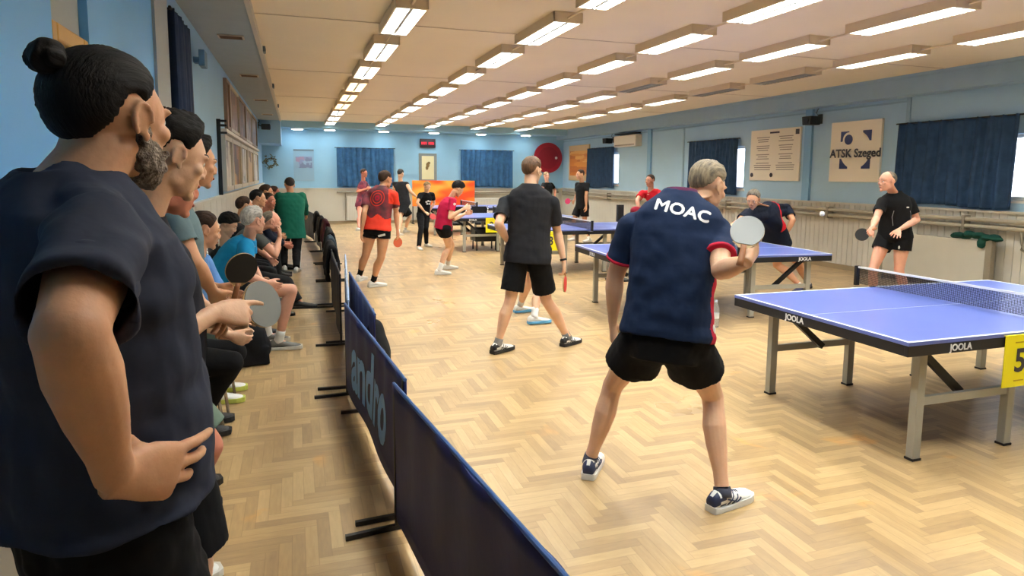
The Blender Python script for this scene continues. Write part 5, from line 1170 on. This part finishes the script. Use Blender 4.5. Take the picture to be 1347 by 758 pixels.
# --- seated row
def seated(k, label, sk, hs, hm, top, bottom, legs='trousers', shoes=BLACK, **kw):
    return person(Jn(k), label, sk, hs, hm, shirt=[top], legs=legs, legs_m=bottom, shoes=shoes, group='seated spectators along the left wall', voxel=kw.pop('voxel', .0075), hem=-.06, **kw)
seated('dark_shoes', 'seated spectator with dark shoes, nearest the camera in the seated row', sk_fair, short_hair, HAIR['brown'], c_black, c_black)
seated('lightblue', 'seated spectator in a sky blue shirt with bare knees, behind the man in grey teal', sk_tan, short_hair, HAIR['brown'], c_sky, c_sage, 'shorts', [LIME, LIME], sock=c_white, leg_len=.7, sleeve=1.9)
o = seated('polo', 'white-haired man in a bright blue polo and black shorts sitting on a chair', sk_pink, dict(top=.026, side=.014, back=.016, fringe=.008), HAIR['white'], c_cyan, c_black, 'shorts', GREYS, sock=c_white, sock_h=.10, leg_len=.62, collar=c_deepnavy, collar_w=1.05, voxel=.006, build_w=1.08, belly=.03, tight=1.05)
seated('boy', 'dark-haired boy in black sitting behind the white-haired man', sk_fair, full, HAIR['black'], c_black, c_black, sleeve=1.9)
seated('baldgrey', 'bald man in a grey shirt, hand at his chin, seated beyond the white-haired man', sk_pink, bald_fringe, HAIR['grey'], c_grey, c_black, hands={1: dict(F=(.1, .15, .95), N=(-1, 0, 0), curl=(40, 50, 30))})
seated('seatA', 'seated dark-haired spectator in black just beyond the bald man', sk_tan, short_hair, HAIR['brown'], c_black, c_black, sleeve=1.9)
seated('seatB', 'seated spectator in dark clothes against the left wall, second beyond the bald man', sk_tan, short_hair, HAIR['black'], c_deepnavy, c_black, sleeve=1.9)
seated('seatC', 'seated red-faced spectator with a white collar, turned to the camera', sk_red, short_hair, HAIR['brown'], c_deepnavy, c_black, sleeve=1.9, collar=c_white)
seated('seatD', 'seated brown-haired spectator in maroon near the end of the row', sk_tan, short_hair, HAIR['brown'], cloth('shirt_maroon', (84, 36, 44)), c_black, sleeve=1.9)
seated('seatE', 'seated brown-haired spectator at the far end of the row', sk_red, short_hair, HAIR['brown'], c_charcoal, c_black, sleeve=1.9)
o = person(Jn('greenjacket'), 'man in a dark green jacket and black trousers standing with his back to the camera', sk_tan, short_hair, HAIR['darkgrey'], shirt=[c_green], sleeve=1.95, legs='trousers', legs_m=c_black, shoes=WHITE, voxel=.0075, build_w=1.12, tight=1.12, hem=-.2, collar=c_green)
for i, sd in ((0, -1), (1, 1)):
    J = o['J']; g = G(); r = o['hr']*sd*.095; g.tube([J['hip'][i]+r+V((0, 0, -.02)), J['kn'][i]+o['hr']*sd*.078, J['an'][i]+o['hr']*sd*.062], .008, 6); g.build('side_stripe', white_paint, bpy.data.objects[[c.name for c in o['t'].children if c.name.startswith('trousers')][0]])

# --- player with white letters on his back
def moac_zone(t_, lat, dep, c, o):
    if t_ < .62 and lat > .10 and dep < .09 and dep > -.12: return 1
    return 0
J = Jn('moac'); 
o = person(J, 'player in a navy shirt with white letters on the back, nearest the camera', sk_fair, dict(top=.015, side=.003, back=.003, fringe=.010), mat('hair_sandy_grey', (150, 134, 108), .6, vary=.4, vscale=90, bump=.45, bscale=220, stretch=(1, .05, .25), rgb2=(88, 78, 66)), shirt=[c_navy, c_red], sleeve=.66, cuff=c_red, collar=cloth('collar_plum', (84, 30, 66)), collar_w=1.02, legs='shorts', legs_m=c_black, leg_len=.55, wide=1.1, crotch=.05, shoes=NAVYW, sock=mat('sock_slate', (70, 74, 92), .9), sock_h=.02,
    hands={1: dict(F=(.65, .35, .45), N=(-.55, .75, .1), curls=[(30, 40, 30), (60, 70, 40), (65, 75, 40), (65, 75, 40)], thumb=(.25, .8, .5)), 0: dict(F=(.15, .1, -1), N=(.7, -.7, 0), curl=(30, 35, 25))}, voxel=.0048, near=True, zones=moac_zone, build_w=1.08, tight=1.05, hem=-.01, trap=.01, collar_h=2.2, nvox=.007, wr_amp=.006)
def back_text(o, txt, size, m, t_, lat, tilt=0., bold=.004, shear=0., sx=1.):
    """white letters printed on the back of a shirt"""
    J = o['J']; bv = o['bvh'](); fdir = o['cf']; ctr = J['pel'] + (J['neck']-J['pel'])*t_ + o['sr']*lat - fdir*.3
    me = text_mesh(txt, size, 0., 0., shear, sx); r = o['sr']; u = o['up']
    bm = bmesh.new()
    for dx, dy, dz in ((0, 0, 0), (bold, 0, .0002), (-bold, 0, .0004), (0, bold, .0006), (0, -bold, .0008)):
        k0 = len(bm.verts); bm.from_mesh(me); bm.verts.ensure_lookup_table()
        for v in bm.verts[k0:]: v.co += V((dx, dy, 0))
    bmesh.ops.subdivide_edges(bm, edges=[e for e in bm.edges if e.calc_length() > .02], cuts=2); bm.to_mesh(me); bm.free()
    a_ = math.radians(tilt); r, u = r*math.cos(a_)+u*math.sin(a_), u*math.cos(a_)-r*math.sin(a_)
    for v in me.vertices: v.co = ctr + r*v.co.x + u*v.co.y
    dd = fdir
    for v in me.vertices:
        hit = bv.ray_cast(v.co, dd)
        if hit[0] is not None: v.co = hit[0] - dd*.0025
    link('lettering', me, m, o['shirt'])
back_text(o, 'MOAC', .082, mat('print_white', (236, 236, 238), .6), .87, -.0, tilt=-13, bold=.0028, sx=1.12)
t = o['t']; J = o['J']
g = G(); p = J['hip'][1]+o['hr']*.125+V((0, 0, .05)); g.ell(p, (.018, .014, .035)); g.ell(p+V((0, 0, -.03)), (.012, .01, .022)); g.build('pocket_towel', c_white, t, smooth=True)
mw = J['wr'][1]+o['base'] + V((-.025, .01, .028))
bat(tuple(mw), (.22, .16, .42), (-.42, -.55, .72), 'bat with grey rubber held up by the player with white lettering on his back', mat('rubber_sheet_dark_grey', (88, 90, 88), .3), r_grey, .92)

# --- plain black shirt
o = person(Jn('black', watch=1), 'player in a plain black tee and shorts seen from behind, red bat in hand', sk_fair, dict(top=.022, side=.006, back=.006, fringe=.010), mat('hair_light_brown', (104, 72, 48), .6, vary=.5, vscale=90, bump=.45, bscale=220, stretch=(1, .05, .25)), shirt=[c_charcoal], sleeve=.72, legs='shorts', legs_m=c_black, leg_len=.80, shoes=WB, sock=mat('sock_grey', (120, 120, 120), .9), sock_h=.05, voxel=.0062, build_w=1.05, tight=1.08, hem=-.13,
    hands={1: dict(F=(.05, -.05, -1), N=(-.8, .5, 0), curl=(40, 50, 30))})
w = o['J']['wr'][1]+o['base']; bat(tuple(w+V((.01, 0, -.085))), (.02, .0, -1), (.75, -.5, 0), 'red bat hanging from the hand of the player in plain black', r_red, r_black)

# --- red and black shirt
def rb_zone(t_, lat, dep, c, o):
    if t_ < .30 + .05*math.sin(lat*30): return 1
    if abs(lat) > .20 and t_ > .62: return 1
    return 0
o = person(Jn('redblack'), 'player in a red and black patterned shirt and short black shorts seen from behind', sk_tan, short_hair, HAIR['brown'], shirt=[mat('shirt_dark_maroon', (64, 34, 42), .8, vary=.6, vscale=9, rgb2=(120, 30, 44)), c_orange], sleeve=.66, legs='shorts', legs_m=c_black, leg_len=.30, shoes=WHITE, sock=c_blacksock, sock_h=.10, voxel=.0075, zones=rb_zone, hem=-.02, tight=1.02)
J = o['J']; bv = o['bvh']()
for rad, th in ((.105, .010), (.07, .010), (.035, .02)):
    g = G(); n = 30; ctr = J['pel']+(J['neck']-J['pel'])*.72
    a_ = []; b_ = []
    for k in range(n):
        for rr, lst in ((rad, a_), (rad-th, b_)):
            p = ctr + o['sr']*(rr*math.cos(2*PI*k/n)) + o['up']*(rr*1.1*math.sin(2*PI*k/n)) - o['cf']*.4; h = bv.ray_cast(p, o['cf']); lst.append((h[0] if h[0] is not None else p) - o['cf']*.004)
    fs = [(k, (k+1) % n, n+(k+1) % n, n+k) for k in range(n)]; g.add(a_+b_, fs); g.build('emblem_ring', c_orange if rad > .05 else c_red, o['shirt'])
g = G(); c = J['hip'][1]-o['hf']*.118+V((0, 0, -.09)); g.bar(c-o['hr']*.04+V((0, 0, -.01)), c+o['hr']*.06+V((0, 0, .015)), .012, .03); g.build('patch', white_paint, o['legs'])
w = o['J']['wr'][1]+o['base']; bat(tuple(w+V((.0, 0, -.07))), (.02, .05, -1), (.2, -.95, 0), 'orange-red bat held low by the player in red and black', mat('rubber_orange', (206, 96, 66), .5), r_black, .9)

# --- boy in magenta
o = person(Jn('kid'), 'boy in a magenta shirt and black shorts looking down at his hands', sk_fair, full, HAIR['black'], shirt=[c_magenta], sleeve=.62, legs='shorts', legs_m=c_black, leg_len=.32, shoes=WHITE, sock=c_white, sock_h=.12, voxel=.0072, hands={1: dict(F=(.9, .2, .2), N=(-.2, .9, -.2), curl=(30, 40, 30)), 0: dict(F=(.9, -.2, .2), N=(-.2, -.9, 0), curl=(30, 40, 30))}, hem=-.05, build_w=.93)
g = G(); p = o['J']['sh'][1]+V((.0, -.078, -.05)); g.ell(p, (.022, .004, .022)); g.build('sleeve_badge', white_paint, o['shirt'])
# --- woman in black
o = person(Jn('woman'), 'fair-haired player in a black tee and long black trousers facing the camera', sk_fair, dict(top=.020, side=.012, back=.016), HAIR['fair'], shirt=[c_black], sleeve=.62, legs='trousers', legs_m=c_black, shoes=WHITE, voxel=.0075, hands={0: dict(F=(-.3, -.7, -.2), N=(0, .4, -.9), curl=(35, 45, 30)), 1: dict(F=(.4, -.7, -.2), N=(0, .4, -.9), curl=(35, 45, 30))}, build_w=.92)
g = G(); J = o['J']; c = J['pel']+(J['neck']-J['pel'])*.62+o['cf']*.135
for dx, dz in ((-.05, .02), (.0, .035), (.05, .015), (-.03, -.03), (.03, -.03)): g.ell(c+o['sr']*dx+V((0, 0, dz)), (.026, .012, .02), nu=8, nv=6)
g.build('chest_print', mat('print_pale', (196, 200, 196), .6), o['shirt'])
w = o['J']['wr'][0]+o['base']; bat(tuple(w+V((-.02, -.05, -.03))), (.5, -.3, -.6), (.2, -.9, .3), 'red bat held in front of the fair-haired player in black', r_red, r_black)
# --- man in the tank top
o = person(Jn('tank'), 'player in a dark grey sleeveless top stepping away near the orange banner', sk_fair, short_hair, HAIR['darkgrey'], shirt=[c_charcoal], sleeve=.18, legs='shorts', legs_m=c_black, leg_len=.9, shoes=WHITE, sock=c_white, sock_h=.08, voxel=.0078)
# --- man with crossed arms
o = person(Jn('pinknavy'), 'player in a navy and pink shirt with crossed arms by the back wall', sk_red, short_hair, HAIR['brown'], shirt=[mat('shirt_navy_pink', (44, 34, 60), .8, vary=.8, vscale=6, rgb2=(170, 70, 90))], sleeve=.66, legs='shorts', legs_m=cloth('shorts_plum', (92, 30, 44)), leg_len=.4, shoes=WHITE, voxel=.0078)
# --- two beyond, in black
person(Jn('backblack'), 'fair-haired player in black behind the head of the player in plain black', sk_pink, dict(top=.018, side=.008, back=.01), HAIR['fair'], shirt=[c_black], sleeve=.62, legs='shorts', legs_m=c_black, leg_len=.8, shoes=WHITE, sock=c_white, voxel=.0078)
o = person(Jn('kman'), 'player in black facing left beyond the tables, under the orange framed board', sk_tan, short_hair, HAIR['brown'], shirt=[c_black], sleeve=.66, legs='shorts', legs_m=c_black, leg_len=.7, shoes=WHITE, sock=c_white, voxel=.0075)
w = o['J']['wr'][1]+o['base']; bat(tuple(w+V((-.06, 0, .0))), (-.9, -.1, -.1), (.2, -.9, 0), 'pink bat held out by the far player in black under the orange framed board', mat('rubber_pink', (206, 60, 110), .5), r_black)
# --- red shirt and neighbour
person(Jn('redshirt'), 'man in a bright red tee standing before the right wall', sk_pink, crew, HAIR['brown'], shirt=[c_bright], sleeve=.62, legs='shorts', legs_m=c_black, leg_len=.8, shoes=WHITE, sock=c_white, voxel=.0075, build_w=1.05)
o = person(Jn('seatedm'), 'dark-haired person in red sitting against the right wall, beside the man in bright red', sk_red, short_hair, HAIR['brown'], shirt=[c_bright], sleeve=.62, legs='trousers', legs_m=c_black, shoes=BLACK, voxel=.0078, hem=-.06)
c = copy_tree(ch0); c.location = (8.92, 13.2, 0); c.rotation_euler = (0, 0, PI); c['label'] = 'black chair against the right wall under the seated person in red'; c['group'] = 'chairs around the far tables'
# --- leaning player
def ln_zone(t_, lat, dep, c, o):
    return 1 if (-.19 < lat < -.01 and t_ > .35) else 0
o = person(Jn('leaner'), 'grey-haired player in a navy and red shirt leaning over the far end of the table', sk_tan, short_hair, HAIR['grey'], shirt=[c_deepnavy, c_bright], sleeve=.70, legs='shorts', legs_m=c_black, leg_len=.6, shoes=dict(upper=navy_t, sole=sole_k), sock=c_white, voxel=.0065, zones=ln_zone, collar=c_deepnavy, hands={0: dict(F=(-.7, -.6, .0), N=(0, 0, -1), curl=(20, 25, 20)), 1: dict(F=(-.2, -.3, -.9), N=(-.8, 0, .2), curl=(20, 25, 20))})
g = G(); J = o['J']; c = J['pel']+(J['neck']-J['pel'])*.75+o['cf']*.14-o['sr']*-.09; g.ell(c, (.022, .022, .022), nu=10, nv=8); g.build('badge', white_paint, o['shirt'])
# --- bald player
o = person(Jn('bald'), 'bald player in a black polo and shorts behind the nearest table', sk_pink, bald_fringe, HAIR['grey'], shirt=[c_black], sleeve=.66, legs='shorts', legs_m=c_black, leg_len=.42, shoes=WHITE, sock=c_white, sock_h=.1, voxel=.0062, collar=c_black, collar_h=2., hands={0: dict(F=(-.75, -.5, -.3), N=(.2, .5, -.9), curl=(12, 16, 12), spread=10), 1: dict(F=(-.6, -.5, -.3), N=(-.3, .6, -.6), curl=(45, 55, 35))}, build_w=1.0, hem=-.06)
J = o['J']; bv = o['bvh']()
def piping(o, pts):
    g = G(); out = []
    for tt_, lat in pts:
        p = o['J']['pel']+(o['J']['neck']-o['J']['pel'])*tt_+o['sr']*lat+o['cf']*.5; h = bv.ray_cast(p, -o['cf']); out.append((h[0] if h[0] is not None else p)+o['cf']*.002)
    g.tube(out, .003, 6); g.build('piping', mat('piping_grey', (170, 170, 172), .6), o['shirt'])
piping(o, [(.25, .10), (.45, .11), (.60, .10)]); piping(o, [(.25, -.10), (.45, -.11), (.60, -.10)])
p = J['pel']+(J['neck']-J['pel'])*.68-o['sr']*.07+o['cf']*.5; h = bv.ray_cast(p, -o['cf'])
g = G(); g.ell((h[0] if h[0] is not None else p), (.024, .006, .010), nu=10, nv=6); g.build('chest_mark', white_paint, o['shirt'])
g = G(); c = J['hip'][0]+(J['kn'][0]-J['hip'][0])*.3+o['hf']*.112; g.ell(c, (.012, .012, .028), nu=8, nv=6); g.build('patch', white_paint, o['legs'])
w = J['wr'][1]+o['base']; bat(tuple(w+V((-.05, -.05, -.02))), (-.6, .3, -.35), (-.6, -.75, .15), 'black bat held by the bald player behind the nearest table', r_black, r_black)
# --- player hidden behind the one in plain black
person(Jn('hidden3'), 'player hidden behind the one in plain black, white shoes with blue soles', sk_fair, short_hair, HAIR['brown'], shirt=[c_black], sleeve=.62, legs='shorts', legs_m=c_black, leg_len=.6, shoes=BLUESOLE, sock=c_white, sock_h=.10, voxel=.0075)
# --- bats of the spectators
bat((-.285, 3.33, 1.10), (.25, -.20, .95), (.5, -.85, .15), 'black bat held upright by the man in grey teal', r_black, r_black)
bat((-.185, 2.10, 1.245), (.55, .75, .05), (.45, -.75, .25), 'round grey bat held by the young man in black, in front of the blue polo', r_grey, r_grey, 1.)

# ------------------------------------------------------------------ light and camera
w = bpy.data.worlds.new('world'); SC.world = w; w.use_nodes = True
bg = w.node_tree.nodes['Background']; bg.inputs[0].default_value = (.75, .85, 1, 1); bg.inputs[1].default_value = 1.2
f_px, yaw, pitch, roll = 855., math.radians(18.4), math.radians(6.2), math.radians(.48)
F = V((math.sin(yaw)*math.cos(pitch), math.cos(yaw)*math.cos(pitch), -math.sin(pitch))); R = V((math.cos(yaw), -math.sin(yaw), 0)); U = R.cross(F)
R2 = R*math.cos(roll)+U*math.sin(roll); U2 = U*math.cos(roll)-R*math.sin(roll)
cam = bpy.data.cameras.new('camera'); co = bpy.data.objects.new('camera', cam); COL.objects.link(co)
co.matrix_world = Matrix(((R2.x, U2.x, -F.x, 0), (R2.y, U2.y, -F.y, 0), (R2.z, U2.z, -F.z, 1.67), (0, 0, 0, 1)))
cam.sensor_width = 36; cam.lens = 36*f_px/1347; cam.shift_y = -(379-323.5)/1347; cam.clip_start = .05; cam.clip_end = 100
SC.camera = co
SC.view_settings.view_transform = 'Standard'; SC.view_settings.look = 'None'; SC.view_settings.gamma = 1; SC.view_settings.use_curve_mapping = False
SC.view_settings.exposure = EXPOSURE
SC.cycles.max_bounces = 8; SC.cycles.diffuse_bounces = 4; SC.cycles.use_denoising = True; SC.cycles.sample_clamp_indirect = 6.
